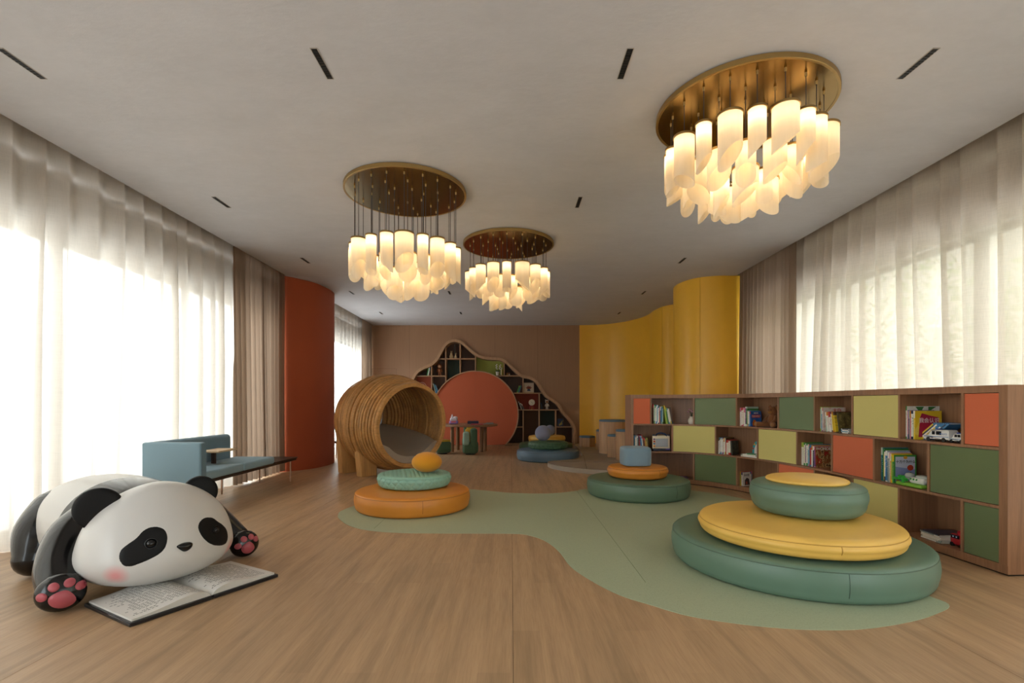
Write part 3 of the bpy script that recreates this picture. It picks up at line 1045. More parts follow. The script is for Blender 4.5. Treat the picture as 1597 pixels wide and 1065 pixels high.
# leaning stack of blue and yellow books behind the van
z = CELL[(0, 7)][2] + 0.001
LC = ['yellow', 'navy', 'white', 'yellow', 'blue', 'white', 'navy', 'blue']
for i, c in enumerate(LC):
    M = frame_at(s_at(1428, 0.115) + i * 0.0192, 0.115, z) @ Matrix.Translation((0, 0, 0.013 * math.sin(R(52)))) @ Matrix.Rotation(R(52), 4, 'Y')
    book(M, .0115, .13, .225, INV[c], INV['blue'], '%s thin book, %s in the slanting pile against the white van' % (c, ORD[i]), 'slanting books behind the van')

def flat_stack(cell, px, d, specs, yaw, where, group):
    z = CELL[cell][2] + 0.001
    s = s_at(px, d)
    zz = 0.0
    for i, (c, c2, w, dep, th, dx) in enumerate(specs):
        M = frame_at(s + dx, d, z + zz) @ Matrix.Rotation(R(yaw + dx * 60), 4, 'Z') @ Matrix(((0, 0, 1, 0), (0, 1, 0, 0), (-1, 0, 0, th), (0, 0, 0, 1)))
        pos = 'topmost' if i == len(specs) - 1 else ('bottom' if i == 0 else ORD[i] + ' from bottom')
        book(M, th, dep, w, INV[c], INV[c2], '%s flat lying book, %s %s' % (c, pos, where), group)
        zz += th + 0.0005
    return z + zz
flat_stack((1, 2), 1155, 0.03, [('white', 'cream', .25, .19, .018, 0), ('white', 'grey', .25, .19, .017, .004), ('green', 'mint', .16, .15, .012, .08)], 0, 'in the pile under the bead arch toy', 'flat books in the middle row')
flat_stack((0, 5), 1311.5, 0.04, [('white', 'navy', .115, .18, .012, 0), ('pale blue', 'white', .115, .18, .012, .002), ('white', 'blue', .115, .18, .012, -.001), ('navy', 'white', .113, .18, .010, .002)], 0, 'in the small pile beside the olive book', 'flat books in the top row')
TOPM = flat_stack((2, 7), 1436, 0.055, [('white', 'grey', .21, .26, .011, 0), ('cream', 'grey', .21, .26, .011, .006), ('white', 'cream', .21, .26, .011, -.002), ('cream', 'white', .21, .26, .011, .003), ('grey', 'white', .20, .26, .011, -.006), ('navy', 'brown', .21, .26, .009, -.012)], -6, 'in the magazine pile in the bottom row', 'magazines in the bottom row')
flat_stack((2, 1), 1052, 0.06, [('purple', 'navy', .20, .16, .014, 0)], 8, 'alone on the dark bottom shelf', None)
# ------------------------------------------------------------------ toys on the curved bookshelf
def at_cell(cell, px, d, dz=0.0):
    return frame_at(max(s_at(px, d), CELL[cell][0] + .003), d, CELL[cell][2] + 0.001 + dz)
def placed(name, label, cat, M, group=None):
    o = thing(name, label, cat, M.translation, group)
    o.rotation_euler = M.to_euler()
    return o
def L(name, b, m, root, **kw):
    return obj(name, b, m, root, local=True, **kw)

# vase with pink flowers
t = placed('flower_vase', 'white rounded vase with pink blossoms standing beside the divider on the top row', 'vase', at_cell((0, 1), 1078.5, 0.10))
b = B(); b.lathe([(0.0, 0), (.035, 0), (.05, .03), (.052, .06), (.04, .085), (.025, .1), (.028, .112), (.022, .112), (.019, .1), (0, .095)], n=20); L('vessel', b, mat('paint', 'e6ddd0', .5), t)
b = B()
for k in range(4):
    b.tube([(0, 0, .09), ((k - 1.5) * .008, 0, .15), ((k - 1.5) * .022, .01 * (-1) ** k, .19 + .012 * (k % 3))], .003, 5)
L('stem', b, mat('paint', '3a4a30', .7), t)
for k in range(5):
    b = B(); q = Vector(((k - 2) * .02 - .006, .012 * (-1) ** k, .185 + .018 * ((k * 2) % 3)))
    for j in range(6):
        a = j * PI / 3
        b.ell(q + Vector((math.cos(a) * .010, math.sin(a) * .008, math.sin(a * 2) * .004)), (.009, .009, .007), n=8, m=5)
    L('blossom', b, mat('fabric', 'd49aa4', .8), t)

# magnetic drawing board
M = at_cell((1, 0), 1017.5, 0.06)
t = placed('drawing_board_toy', 'cream framed drawing board toy with navy handle in the middle row', 'toy', M)
b = B(); b.box((.132, .012, .135), (.264, .026, .2), None, .012, 3); L('board_frame', b, mat('plastic', 'e5d8bd', .4), t)
b = B(); b.box((.14, -.002, .125), (.185, .006, .125), None, .002, 1); L('screen', b, mat('plastic', 'a9afb8', .5), t)
b = B(); b.tube(catmull([(.05, .012, .22), (.07, .012, .255), (.13, .012, .272), (.19, .012, .255), (.215, .012, .22)], 6), .014, 8)
L('handle', b, mat('plastic', '25304a', .4), t)
b = B(); b.box((.132, .0, .018), (.25, .06, .034), None, .01, 2); L('tray', b, mat('plastic', '25304a', .4), t)
for k, c in enumerate(('d98a2a', '2f6fa8', 'c8342c', '6a4a8a')):
    b = B(); b.box((.024, -.006, .075 + k * .035), (.026, .02, .024), None, .006, 2); L('stamp', b, mat('plastic', c, .35), t)
for k in (0.02, 0.244):
    b = B(); b.ell((k, .012, .235), (.02, .014, .02), n=12, m=8); L('ear_knob', b, mat('plastic', '3a4258', .4), t)
b = B(); b.tube([(.19, -.03, .03), (.26, -.03, .03)], .009, 8); L('pen', b, mat('plastic', '6a52a8', .4), t)

# brown plush bear
t = placed('plush_bear', 'brown plush bear sitting against the divider on the top row', 'plush toy', at_cell((0, 3), 1206.5, 0.14))
MB_ = mat('fabric', '7a4a26', .95)
b = B(); b.ell((0, 0, .09), (.075, .07, .095), n=20, m=12); b.ell((0, -.01, .21), (.062, .06, .062), n=20, m=12)
b.limb([(-.06, -.02, .13), (-.085, -.05, .09), (-.07, -.085, .06)], [.026, .024, .026], 10, 4)
b.limb([(.06, -.02, .13), (.08, -.05, .09), (.07, -.085, .06)], [.026, .024, .026], 10, 4)
L('body', b, MB_, t)
for sx in (-1, 1):
    b = B(); b.limb([(sx * .05, -.03, .04), (sx * .10, -.10, .036), (sx * .13, -.13, .036)], [.038, .034, .036], 12, 4); L('leg', b, MB_, t)
    b = B(); b.ell((sx * .135, -.155, .04), (.024, .014, .03), n=12, m=8); L('foot_pad', b, mat('fabric', '9a6a40', .9), t)
    b = B(); b.ell((sx * .055, -.005, .25), (.03, .016, .036), n=12, m=8); L('ear', b, MB_, t)
    b = B(); b.ell((sx * .024, -.062, .225), (.006, .005, .006), n=8, m=6); L('eye', b, mat('plastic', '120c08', .2), t)
b = B(); b.ell((0, -.06, .195), (.03, .026, .024), n=14, m=8); L('muzzle', b, mat('fabric', '94622f', .9), t)

# bead arch toy
t = placed('bead_arch_toy', 'pale arch toy edged in teal with coloured dots above the flat white books', 'toy', at_cell((1, 2), 1173.5, 0.10, 0.05))
pa = [(.0, 0)] + [(.1 + .1 * math.cos(PI - PI * i / 14), .045 + .13 * math.sin(PI * i / 14)) for i in range(15)] + [(.2, 0)]
MXZ = Matrix(((1, 0, 0, 0), (0, 0, 1, 0), (0, 1, 0, 0), (0, 0, 0, 1)))
b = B(); b.prism(pa, 0, .02, MXZ); L('arch_rim', b, mat('plastic', '3aa0ae', .4), t)
b = B(); b.prism([(p[0] * .72 + .036, p[1] * .80) for p in pa], -.004, .0, MXZ); L('arch_face', b, mat('plastic', 'ded6d2', .4), t)
for k, c in enumerate(('c8342c', 'e8b62c', '2f8fae', 'c8342c', '3f9f55')):
    a = PI - PI * (k + .4) / 5.5
    b = B(); b.ell((.1 + .086 * math.cos(a), -.003, .04 + .115 * math.sin(a)), (.012, .006, .012), n=12, m=6); L('dot', b, mat('plastic', c, .3), t)

# white van, white car
def vehicle(root, ln, w, h, van=True):
    mw = mat('plastic', 'e4e4e2', .3); dk = mat('plastic', '1c2026', .2)
    if van:
        prof = [(0, .2), (0, .42), (.05, .5), (.2, .55), (.32, .92), (.38, .97), (.95, 1.0), (1.0, .9), (1.0, .2)]
    else:
        prof = [(0, .2), (0, .45), (.25, .55), (.38, .95), (.8, .98), (1.0, .6), (1.0, .2)]
    b = B(); b.prism([(p[0] * ln, p[1] * h) for p in prof], -w / 2, w / 2, MXZ)
    bmesh.ops.bevel(b.bm, geom=list(b.bm.edges), offset=.003, segments=1, affect='EDGES')
    L('body', b, mw, root)
    for (a, c, z0, z1, nm) in (((.36, .47, .58, .86, 'window'), (.52, .72, .58, .86, 'window')) if van else ((.42, .58, .62, .88, 'window'), (.62, .78, .62, .88, 'window'))):
        b = B(); b.b2(a * ln, c * ln, -w / 2 - .0015, -w / 2 + .002, z0 * h, z1 * h); L(nm, b, dk, root)
    b = B()
    a0, a1 = (.21, .315) if van else (.26, .375)
    z0, z1 = (.58, .90) if van else (.58, .92)
    b.add([(a0 * ln - .003, -w * .42, z0 * h), (a0 * ln - .003, w * .42, z0 * h), (a1 * ln - .003, w * .42, z1 * h), (a1 * ln - .003, -w * .42, z1 * h),
           (a0 * ln + .004, -w * .42, z0 * h), (a0 * ln + .004, w * .42, z0 * h), (a1 * ln + .004, w * .42, z1 * h), (a1 * ln + .004, -w * .42, z1 * h)],
          [(0, 1, 2, 3), (7, 6, 5, 4), (0, 4, 5, 1), (1, 5, 6, 2), (2, 6, 7, 3), (3, 7, 4, 0)])
    L('windscreen', b, dk, root)
    b = B(); b.b2(.03 * ln, .99 * ln, -w / 2 - .001, -w / 2 + .002, .40 * h, .44 * h); L('stripe', b, mat('plastic', '3f6fb0', .4), root)
    for x in (.2, .8):
        for y in (-w / 2 + .006, w / 2 - .006):
            b = B(); b.lathe([(0, -.007), (.17 * h, -.007), (.19 * h, -.004), (.19 * h, .004), (.17 * h, .007), (0, .007)], (x * ln, y, .19 * h), 16, Matrix.Rotation(R(90), 4, 'X'))
            L('wheel', b, mat('plastic', '191919', .6), root)
    b = B(); b.box((.46 * ln, 0, h * 1.02), (.1 * ln, w * .6, .1 * h), None, .003, 1); L('roof_light', b, mat('plastic', '2f55b0', .3), root)
    b = B(); b.box((.02 * ln, 0, .26 * h), (.05 * ln, w * .96, .1 * h), None, .002, 1); L('bumper', b, mat('plastic', '33363a', .5), root)
    return root
M = at_cell((0, 7), 1440, 0.012) @ Matrix.Rotation(R(4), 4, 'Z')
t = placed('toy_van', 'white toy police van with blue stripe and blue roof light on the top row', 'toy van', M @ Matrix.Translation((0, .04, 0)))
vehicle(t, .215, .085, .098)
cu = bpy.data.curves.new('lettering', 'FONT'); cu.body = 'POLICE'; cu.size = .018; cu.align_x = 'CENTER'; cu.extrude = .0003
cu.materials.append(mat('plastic', '3f6fb0', .4))
lt = text_mesh(cu); lt.parent = t
lt.location = (.172, -.044, .058); lt.rotation_euler = (R(90), 0, 0)
t = placed('toy_car', 'white toy car half hidden by the divider beside the toy van', 'toy car', at_cell((0, 7), 1485.5, 0.07))
vehicle(t, .13, .07, .075, False)
# green game toy
M = at_cell((1, 6), 1396, 0.03)
t = placed('green_game_toy', 'green and white plastic game toy in front of the green edged book', 'toy', M)
b = B(); b.box((.14, .055, .016), (.27, .12, .03), None, .012, 3); L('base', b, mat('plastic', '7fb83a', .35), t)
b = B(); b.box((.185, .075, .055), (.15, .09, .05), None, .016, 3); L('white_case', b, mat('plastic', 'e6e6e0', .35), t)
b = B(); b.tube(catmull([(-.03, .015, .055), (.03, .0, .055), (.075, .015, .06), (.11, .01, .055)], 6), .013, 10)
b.tube([(.045, .012, .05), (.05, .0, .085)], .016, 10); b.tube([(.055, .01, .078), (.095, -.005, .078)], .014, 10); b.tube([(.09, .0, .06), (.095, -.01, .03)], .012, 8)
L('tap_arm', b, mat('plastic', '2fa83c', .3), t)
b = B(); b.lathe([(.034, 0), (.04, .02), (.03, .045), (0, .055)], (.075, .07, .06), 20); L('clear_dome', b, mat('plastic', 'b5bab5', .08), t)
b = B(); b.lathe([(.05, 0), (.05, .018), (.04, .024), (0, .026)], (.2, .08, .08), 20); L('clear_lid', b, mat('plastic', 'c5cac2', .1), t)
for k in range(3):
    b = B(); b.lathe([(0, 0), (.008, 0), (.008, .004), (0, .005)], (.135 + k * .03, .028, .066), 10, Matrix.Rotation(R(70), 4, 'X')); L('button', b, mat('plastic', '2f9a3c', .3), t)
# red toy car
t = placed('red_toy_car', 'red toy car with dark screen face beside the magazines on the bottom row', 'toy car', at_cell((2, 7), 1485.5, 0.10))
b = B(); b.box((.06, .03, .055), (.12, .11, .085), None, .014, 3); L('body', b, mat('plastic', 'b4202a', .3), t)
b = B(); b.box((.048, -.026, .078), (.072, .006, .028), None, .004, 2); L('screen_face', b, mat('plastic', '141a2c', .15), t)
for k in (.034, .062):
    b = B(); b.ell((k, -.0295, .078), (.006, .002, .006), n=10, m=6); L('eye', b, mat('plastic', 'c8d4f0', .3), t)
b = B(); b.lathe([(0, 0), (.03, 0), (.03, .02), (.02, .028), (0, .03)], (.06, .02, .097), 18); L('roof_drum', b, mat('plastic', 'c0303a', .3), t)
for k in (.02, .1):
    for y in (-.02, .08):
        b = B(); b.lathe([(0, -.008), (.016, -.008), (.016, .008), (0, .008)], (k, y, .016), 14, Matrix.Rotation(R(90), 4, 'X')); L('wheel', b, mat('plastic', '191919', .6), t)

# ------------------------------------------------------------------ green floor inlay
px_pts = [(527, 804), (532, 812), (545, 820), (572, 827), (620, 831), (700, 832), (800, 832.5), (828, 836), (852, 845), (872, 861), (890, 884), (922, 906), (965, 928), (1012, 943), (1070, 960), (1135, 971), (1205, 979), (1280, 983), (1350, 981), (1420, 970), (1462, 957), (1480, 943)]
wp = [fl(*p) for p in px_pts]
wp += [Vector((2.62, 3.15, 0)), Vector((2.92, 3.55, 0)), Vector((3.05, 4.2, 0)), Vector((3.1, 5.0, 0)), Vector((3.05, 5.7, 0)), Vector((2.92, 6.2, 0)), Vector((2.66, 6.62, 0)), Vector((2.3, 6.95, 0)), Vector((1.8, 7.12, 0)), Vector((1.3, 7.05, 0)), Vector((0.95, 6.85, 0)), fl(905, 764.5), fl(880, 768), fl(850, 770), fl(800, 769), fl(760, 765.5), Vector((-0.75, 6.95, 0)), Vector((-1.25, 6.92, 0)), Vector((-1.6, 6.55, 0)), fl(540, 793.5)]
mp = catmull(wp, 5, True)
b = B(); b.prism([(p.x, p.y) for p in mp], 0.0005, 0.003)
gm = tag(obj('floor_inlay', b, M_MAT, loc=(0.5, 5.2, 0)), 'large flat sage green floor mat with a wavy outline under the cushion stacks', 'floor mat')
for x, y0, y1 in ((-1.31, 4.72, 6.85), (0.90, 3.3, 6.75)):
    b = B(); b.b2(x - .0015, x + .0015, y0, y1, .003, .0036); obj('seam', b, mat('paint', '6f7a5c', .8), gm, flat=True)

# ------------------------------------------------------------------ padded round cushions
def pad_profile(Rr, h, crown, rb=0.05, bulge=0.012):
    pr = [(0.0, 0.0), (Rr - rb * 1.1, 0.0)]
    for i in range(1, 7):
        a = -PI / 2 + PI / 2 * i / 6
        pr.append((Rr - rb + rb * math.cos(a), rb + rb * math.sin(a)))
    z0, z1 = rb, h
    for i in range(1, 6):
        t = i / 6
        pr.append((Rr + bulge * math.sin(PI * t), z0 + (z1 - z0) * t))
    rt = min(0.06, Rr * 0.2)
    pr.append((Rr, h))
    for i in range(1, 9):
        a = PI / 2 * i / 8
        pr.append((Rr - rt + rt * math.cos(a), h + crown * 0.62 * math.sin(a)))
    for i in range(1, 6):
        t = i / 5
        pr.append(((Rr - rt) * (1 - t), h + crown * (0.62 + 0.38 * math.sin(PI / 2 * t))))
    pr[-1] = (0.0, h + crown)
    return pr

def cushion(name, label, c, Rr, h, crown, m, seam_a=None, group=None, rb=0.05, cat='floor cushion', tint=None):
    t = thing(name, label, cat, c, group)
    b = B(); b.lathe(pad_profile(Rr, h, crown, rb), c, 96); obj('pad', b, m, t)
    b = B(); b.tube([Vector(c) + Vector((Rr * math.cos(2 * PI * i / 96), Rr * math.sin(2 * PI * i / 96), h + 0.001)) for i in range(96)], 0.0035, 6, closed=True)
    obj('seam', b, tint or SEAM[m.name], t)
    if seam_a is not None:
        a = R(seam_a)
        pts = [Vector(c) + Vector(((Rr + 0.012 * math.sin(PI * k / 8)) * math.cos(a), (Rr + 0.012 * math.sin(PI * k / 8)) * math.sin(a), rb + (h - rb) * k / 8)) for k in range(9)]
        b = B(); b.tube(pts, 0.003, 6); obj('seam', b, tint or SEAM[m.name], t)
    return t
G1 = 'floor cushions stacked in the room'
LG = mat('leather', '627d6b'); LY = mat('leather', 'e9bc5b'); LO = mat('leather', 'd2852d'); LDG = mat('leather', '5d7660')
SEAM = {LG.name: mat('leather', '4f6756'), LY.name: mat('leather', 'c4943a'), LO.name: mat('leather', 'a8651e'), LDG.name: mat('leather', '465f48')}
cushion('floor_cushion', 'large sage green leather cushion at the bottom of the nearest stack, on the mat', (2.12, 3.74, 0.003), .85, .195, .045, LG, -99, G1)
cushion('floor_cushion', 'large yellow leather cushion in the middle of the nearest stack', (2.07, 3.60, 0.246), .65, .095, .055, LY, -98, G1, rb=0.045)
pf = thing('pouf', 'sage green round pouf with a yellow top crowning the nearest stack', 'pouf', (2.2, 3.68, 0.399), G1)
b = B(); b.lathe(pad_profile(.372, .185, .052, .085, .012), (2.2, 3.68, .399), 96); obj('pad', b, LG, pf)
b = B(); b.tube([(2.2 + .372 * math.cos(2 * PI * i / 96), 3.68 + .372 * math.sin(2 * PI * i / 96), .585) for i in range(96)], .003, 6, closed=True); obj('seam', b, SEAM[LG.name], pf)
b = B(); b.lathe([(0, .62), (.262, .62), (.272, .63), (.268, .641), (.25, .65), (.19, .661), (.1, .667), (0, .669)], (2.2, 3.68, 0), 96); obj('top_cap', b, LY, pf)

cushion('floor_cushion', 'orange leather cushion at the bottom of the stack with the mustard ball', (-1.135, 5.72, 0.003), .645, .185, .045, LO, -70, G1)
def quilted(name, label, c, Rr, h, crown, m, group=None):
    t = thing(name, label, 'floor cushion', c, group)
    base = pad_profile(Rr, h, crown, .05, .012)
    # refine the profile
    pr = []
    for i in range(len(base) - 1):
        st = 4 if i in (0,) else (6 if i > 13 + 4 else 3)
        for k in range(st):
            f = k / st
            pr.append((base[i][0] + (base[i + 1][0] - base[i][0]) * f, base[i][1] + (base[i + 1][1] - base[i][1]) * f))
    pr.append(base[-1])
    n = 420
    vs, fs = [], []
    for (r, z) in pr:
        for k in range(n):
            a = 2 * PI * k / n
            x, y = r * math.cos(a), r * math.sin(a)
            if z <= h and r > Rr - .06:
                u = a * 28 / PI ; v = z / (PI * Rr / 28)
                q = min(abs(math.sin(PI * (u + v) / 2 * 1.0)), abs(math.sin(PI * (u - v) / 2 * 1.0)))
                w = .016 * (q ** .45 - 1)
                x *= (r + w) / r; y *= (r + w) / r
                zz = z
            elif z > h:
                zz = z - .011 * min(1.0, max(0.0, (Rr - .02 - r) / .05)) * (1 - abs(math.sin(PI * (x + .25 * y) / .05)) ** .4)
            else:
                zz = z
            vs.append((x, y, zz))
    for i in range(len(pr) - 1):
        for k in range(n):
            k2 = (k + 1) % n
            fs.append((i * n + k, i * n + k2, (i + 1) * n + k2, (i + 1) * n + k))
    b = B(); b.add(vs, fs, 0, Matrix.Translation(Vector(c)))
    bmesh.ops.remove_doubles(b.bm, verts=b.bm.verts, dist=1e-5)
    obj('pad', b, m, t, sharp=70)
    b = B(); b.tube([Vector(c) + Vector(((Rr) * math.cos(2 * PI * i / 80), (Rr) * math.sin(2 * PI * i / 80), h + .001)) for i in range(80)], .004, 6, closed=True)
    obj('seam', b, m, t)
    return t
quilted('floor_cushion', 'mint green quilted cushion on the orange cushion under the mustard ball', (-1.14, 5.83, 0.236), .42, .125, .04, mat('leather', '8fbdaa', .4), G1)
b = B(); b.ell((-.985, 5.78, .401 + .112), (.175, .168, .118), n=40, m=24)
bp = tag(obj('ball_pillow', b, mat('fabric', 'd48f1c', .95), loc=(-.985, 5.78, .401)), 'mustard yellow plush ball pillow on the mint quilted cushion', 'pillow', G1)

cushion('floor_cushion', 'dark green leather cushion at the bottom of the stack with the blue pouf', (1.669, 6.51, 0.003), .65, .195, .04, LDG, -60, G1)
cushion('floor_cushion', 'orange leather cushion between the dark green cushion and the blue pouf', (1.665, 6.505, 0.242), .38, .115, .04, LO, -60, G1)
t = thing('pouf', 'rounded square dusty blue pouf on the small orange cushion', 'pouf', (1.625, 6.46, .398), G1)
def superpad(c, a, h, e=4.0, m=None):
    pr = [(0, 0), (.90, 0), (.96, .02), (.99, .06), (1.0, .12), (1.005, .5), (1.0, .82), (.98, .9), (.94, .95), (.84, .985), (.5, 1.0), (0, 1.01)]
    b = B()
    def fn(u, v):
        i = v * (len(pr) - 1); k = min(int(i), len(pr) - 2); f = i - k
        r = pr[k][0] * (1 - f) + pr[k + 1][0] * f; z = pr[k][1] * (1 - f) + pr[k + 1][1] * f
        th = 2 * PI * u
        rr = a / (abs(math.cos(th)) ** e + abs(math.sin(th)) ** e) ** (1 / e)
        return (r * rr * math.cos(th), r * rr * math.sin(th), z * h)
    b.grid(fn, 64, 34, closeu=True)
    bmesh.ops.remove_doubles(b.bm, verts=b.bm.verts, dist=1e-6)
    return b
b = superpad(None, .182, .24)
bmesh.ops.rotate(b.bm, verts=b.bm.verts, cent=(0, 0, 0), matrix=Matrix.Rotation(R(3), 3, 'Z'))
L('pad', b, mat('fabric', '7a93a3', .8), t)

# the two far stacks
LS = mat('leather', '5f778a'); LG2 = mat('leather', '4f6f4f')
SEAM[LS.name] = mat('leather', '46586a'); SEAM[LG2.name] = mat('leather', '3c563c')
cushion('floor_cushion', 'slate blue leather cushion at the bottom of the far stack near the beige play mat', (.785, 10.54, .0), .655, .195, .045, LS, -50, G1)
quilted('floor_cushion', 'dark green quilted cushion on the slate blue cushion', (.79, 10.58, .239), .415, .13, .035, LG2, G1)
b = B(); b.ell((.68, 10.5, .402 + .165), (.17, .17, .167), n=40, m=24)
tag(obj('ball_pillow', b, mat('fabric', '8a8ea6', .95), loc=(.68, 10.5, .402)), 'large grey blue ball pillow on the dark green quilted cushion', 'pillow', G1)
cushion('floor_cushion', 'green leather cushion at the bottom of the rearmost stack by the bookcase wall', (.87, 12.35, 0.0), .66, .195, .04, LG2, -40, G1)
cushion('floor_cushion', 'yellow leather cushion of the rearmost stack by the bookcase wall', (.89, 12.3, .236), .45, .14, .04, LY, -40, G1)
b = B(); b.ell((.965, 12.2, .413 + .125), (.13, .13, .127), n=32, m=20)
tag(obj('ball_pillow', b, mat('fabric', '8a8ea6', .95), loc=(.965, 12.2, .413)), 'small grey blue ball pillow on the rearmost yellow cushion', 'pillow', G1)

# beige play mat
pm = [(.70, 9.45), (.76, 9.05), (1.0, 8.66), (1.28, 8.43), (1.7, 8.25), (2.3, 8.2), (2.85, 8.45), (3.02, 8.85), (3.0, 9.3), (3.03, 9.8), (3.3, 10.3), (3.55, 10.7), (3.35, 11.2), (3.3, 11.9), (3.28, 12.5), (3.1, 13.2), (2.7, 13.7), (2.2, 13.93), (1.85, 13.95), (1.72, 13.4), (1.68, 12.4), (1.62, 11.4), (1.52, 10.6), (1.3, 10.02), (1.0, 9.75), (.8, 9.62)]
pm = catmull([Vector((*p, 0)) for p in pm], 5, True)
b = B(); b.prism([(p.x, p.y) for p in pm], 0.0, .058)
bmesh.ops.dissolve_limit(b.bm, angle_limit=R(1), verts=b.bm.verts, edges=b.bm.edges)
be = [e for e in b.bm.edges if len(e.link_faces) == 2 and all(v.co.z > .05 for v in e.verts) and abs(e.link_faces[0].normal.z - e.link_faces[1].normal.z) > .5]
bmesh.ops.bevel(b.bm, geom=be, offset=.022, segments=3, profile=.5, affect='EDGES')
LM = mat('leather', 'a09282', .55)
pmt = None
pmt = obj('play_mat', b, LM, loc=(2.0, 10.5, 0))
tag(pmt, 'low beige padded play mat with a curved outline before the yellow wall', 'play mat')
for (p, q) in (((.95, 9.72), (2.95, 9.35)), ((1.30, 8.45), (1.6, 10.9)), ((1.65, 11.3), (3.3, 11.15))):
    b = B(); b.tube([(p[0], p[1], .0585), (q[0], q[1], .0585)], .004, 6); obj('seam', b, mat('paint', '5e554b', .8), pmt)

# wooden stools with blue pads
WO = mat('wood', 'c49a72', .5); BL = mat('leather', '5f7c8e')
def stool(label, x, y, r, h, sides=0):
    t = thing('stool', label, 'stool', (x, y, .060), 'wooden stools on the play mat')
    hb = h - .05 - .058
    b = B()
    n = sides or 48
    b.lathe([(0, 0), (r, 0), (r, hb), (0, hb)], (x, y, .060), n, Matrix.Rotation(R(38), 4, 'Z') if sides else None)
    obj('wood_body', b, WO, t)
    b = B()
    b.lathe([(0, 0), (r * .97, 0), (r * 1.0, .012), (r * 1.0, .026), (r * .96, .04), (r * .85, .048), (0, .05)], (x, y, .060 + hb), n, Matrix.Rotation(R(38), 4, 'Z') if sides else None)
    obj('seat_pad', b, BL, t)
stool('low six sided wooden stool with blue pad by the yellow wall', 2.02, 13.1, .215, .345, 6)
stool('round wooden stool with blue pad half hidden behind the tallest stool', 2.32, 12.3, .2, .55)
stool('tallest and widest round wooden stool with blue pad by the yellow wall', 2.36, 11.4, .325, .83)
stool('narrow round wooden stool with blue pad, lower of the two beside the bookshelf end', 2.22, 10.52, .165, .545)
stool('round wooden stool with blue pad standing nearest the bookshelf end', 2.325, 10.06, .19, .675)

# ------------------------------------------------------------------ wooden barrel cocoon
n_ = Vector((.743, -.669, 0)).normalized()
pitch = R(4)
ax = (n_ * math.cos(pitch) - Vector((0, 0, 1)) * math.sin(pitch)).normalized()
side = Vector((-ax.y, ax.x, 0)).normalized()      # to the far right
upv = side.cross(ax) * -1
upv = ax.cross(side) * 1.0
if upv.z < 0:
    upv = -upv
C0 = Vector((-1.61, 8.13, .835))
BM = Matrix(((side.x, upv.x, ax.x, C0.x), (side.y, upv.y, ax.y, C0.y), (side.z, upv.z, ax.z, C0.z), (0, 0, 0, 1)))
br_ = thing('barrel_cocoon', 'large round wooden barrel seat of stacked hoops on wedge legs, open to the front', 'play barrel', (C0.x - ax.x * .8, C0.y - ax.y * .8, 0))
def prof_r(t):        # outer radius at distance t behind the opening
    pts = [(0, .695), (.25, .765), (.5, .81), (.75, .825), (1.0, .80), (1.25, .73), (1.45, .62), (1.6, .47), (1.68, .30), (1.71, .12)]
    for i in range(len(pts) - 1):
        if t <= pts[i + 1][0]:
            f = (t - pts[i][0]) / (pts[i + 1][0] - pts[i][0])
            a, c = pts[i][1], pts[i + 1][1]
            return a + (c - a) * f
    return .1
def barrel_wood():
    m, nt, bs = base_mat('laminated_barrel_wood')
    c = lin('c29055')
    oi = nt.nodes.new('ShaderNodeObjectInfo')
    v = coords(nt)
    n1 = noise(nt, v, 5, 4, .6)
    sc_ = nt.nodes.new('ShaderNodeMapping'); sc_.inputs['Scale'].default_value = (4, 4, 30)
    nt.links.new(v, sc_.inputs[0])
    n2 = noise(nt, sc_.outputs[0], 3.0, 4, .7)
    a = ramp(nt, n1, [(.3, sh(c, .75)), (.52, c), (.75, sh(c, 1.25))])
    a2 = mixcol(nt, ramp(nt, n2, [(.48, 0.0), (.66, .6)]), a, sh(c, .52))
    hs = nt.nodes.new('ShaderNodeHueSaturation')
    mr = nt.nodes.new('ShaderNodeMapRange'); mr.inputs[3].default_value = .85; mr.inputs[4].default_value = 1.15
    nt.links.new(oi.outputs['Random'], mr.inputs[0]); nt.links.new(mr.outputs[0], hs.inputs['Value'])
    nt.links.new(a2, hs.inputs['Color'])
    nt.links.new(hs.outputs[0], bs.inputs['Base Color'])
    bs.inputs['Roughness'].default_value = .45
    bump(nt, bs, n2, .15, .004)
    return m
M_BAR = barrel_wood()
rnd2 = random.Random(3)
t = 0.0
hi = 0
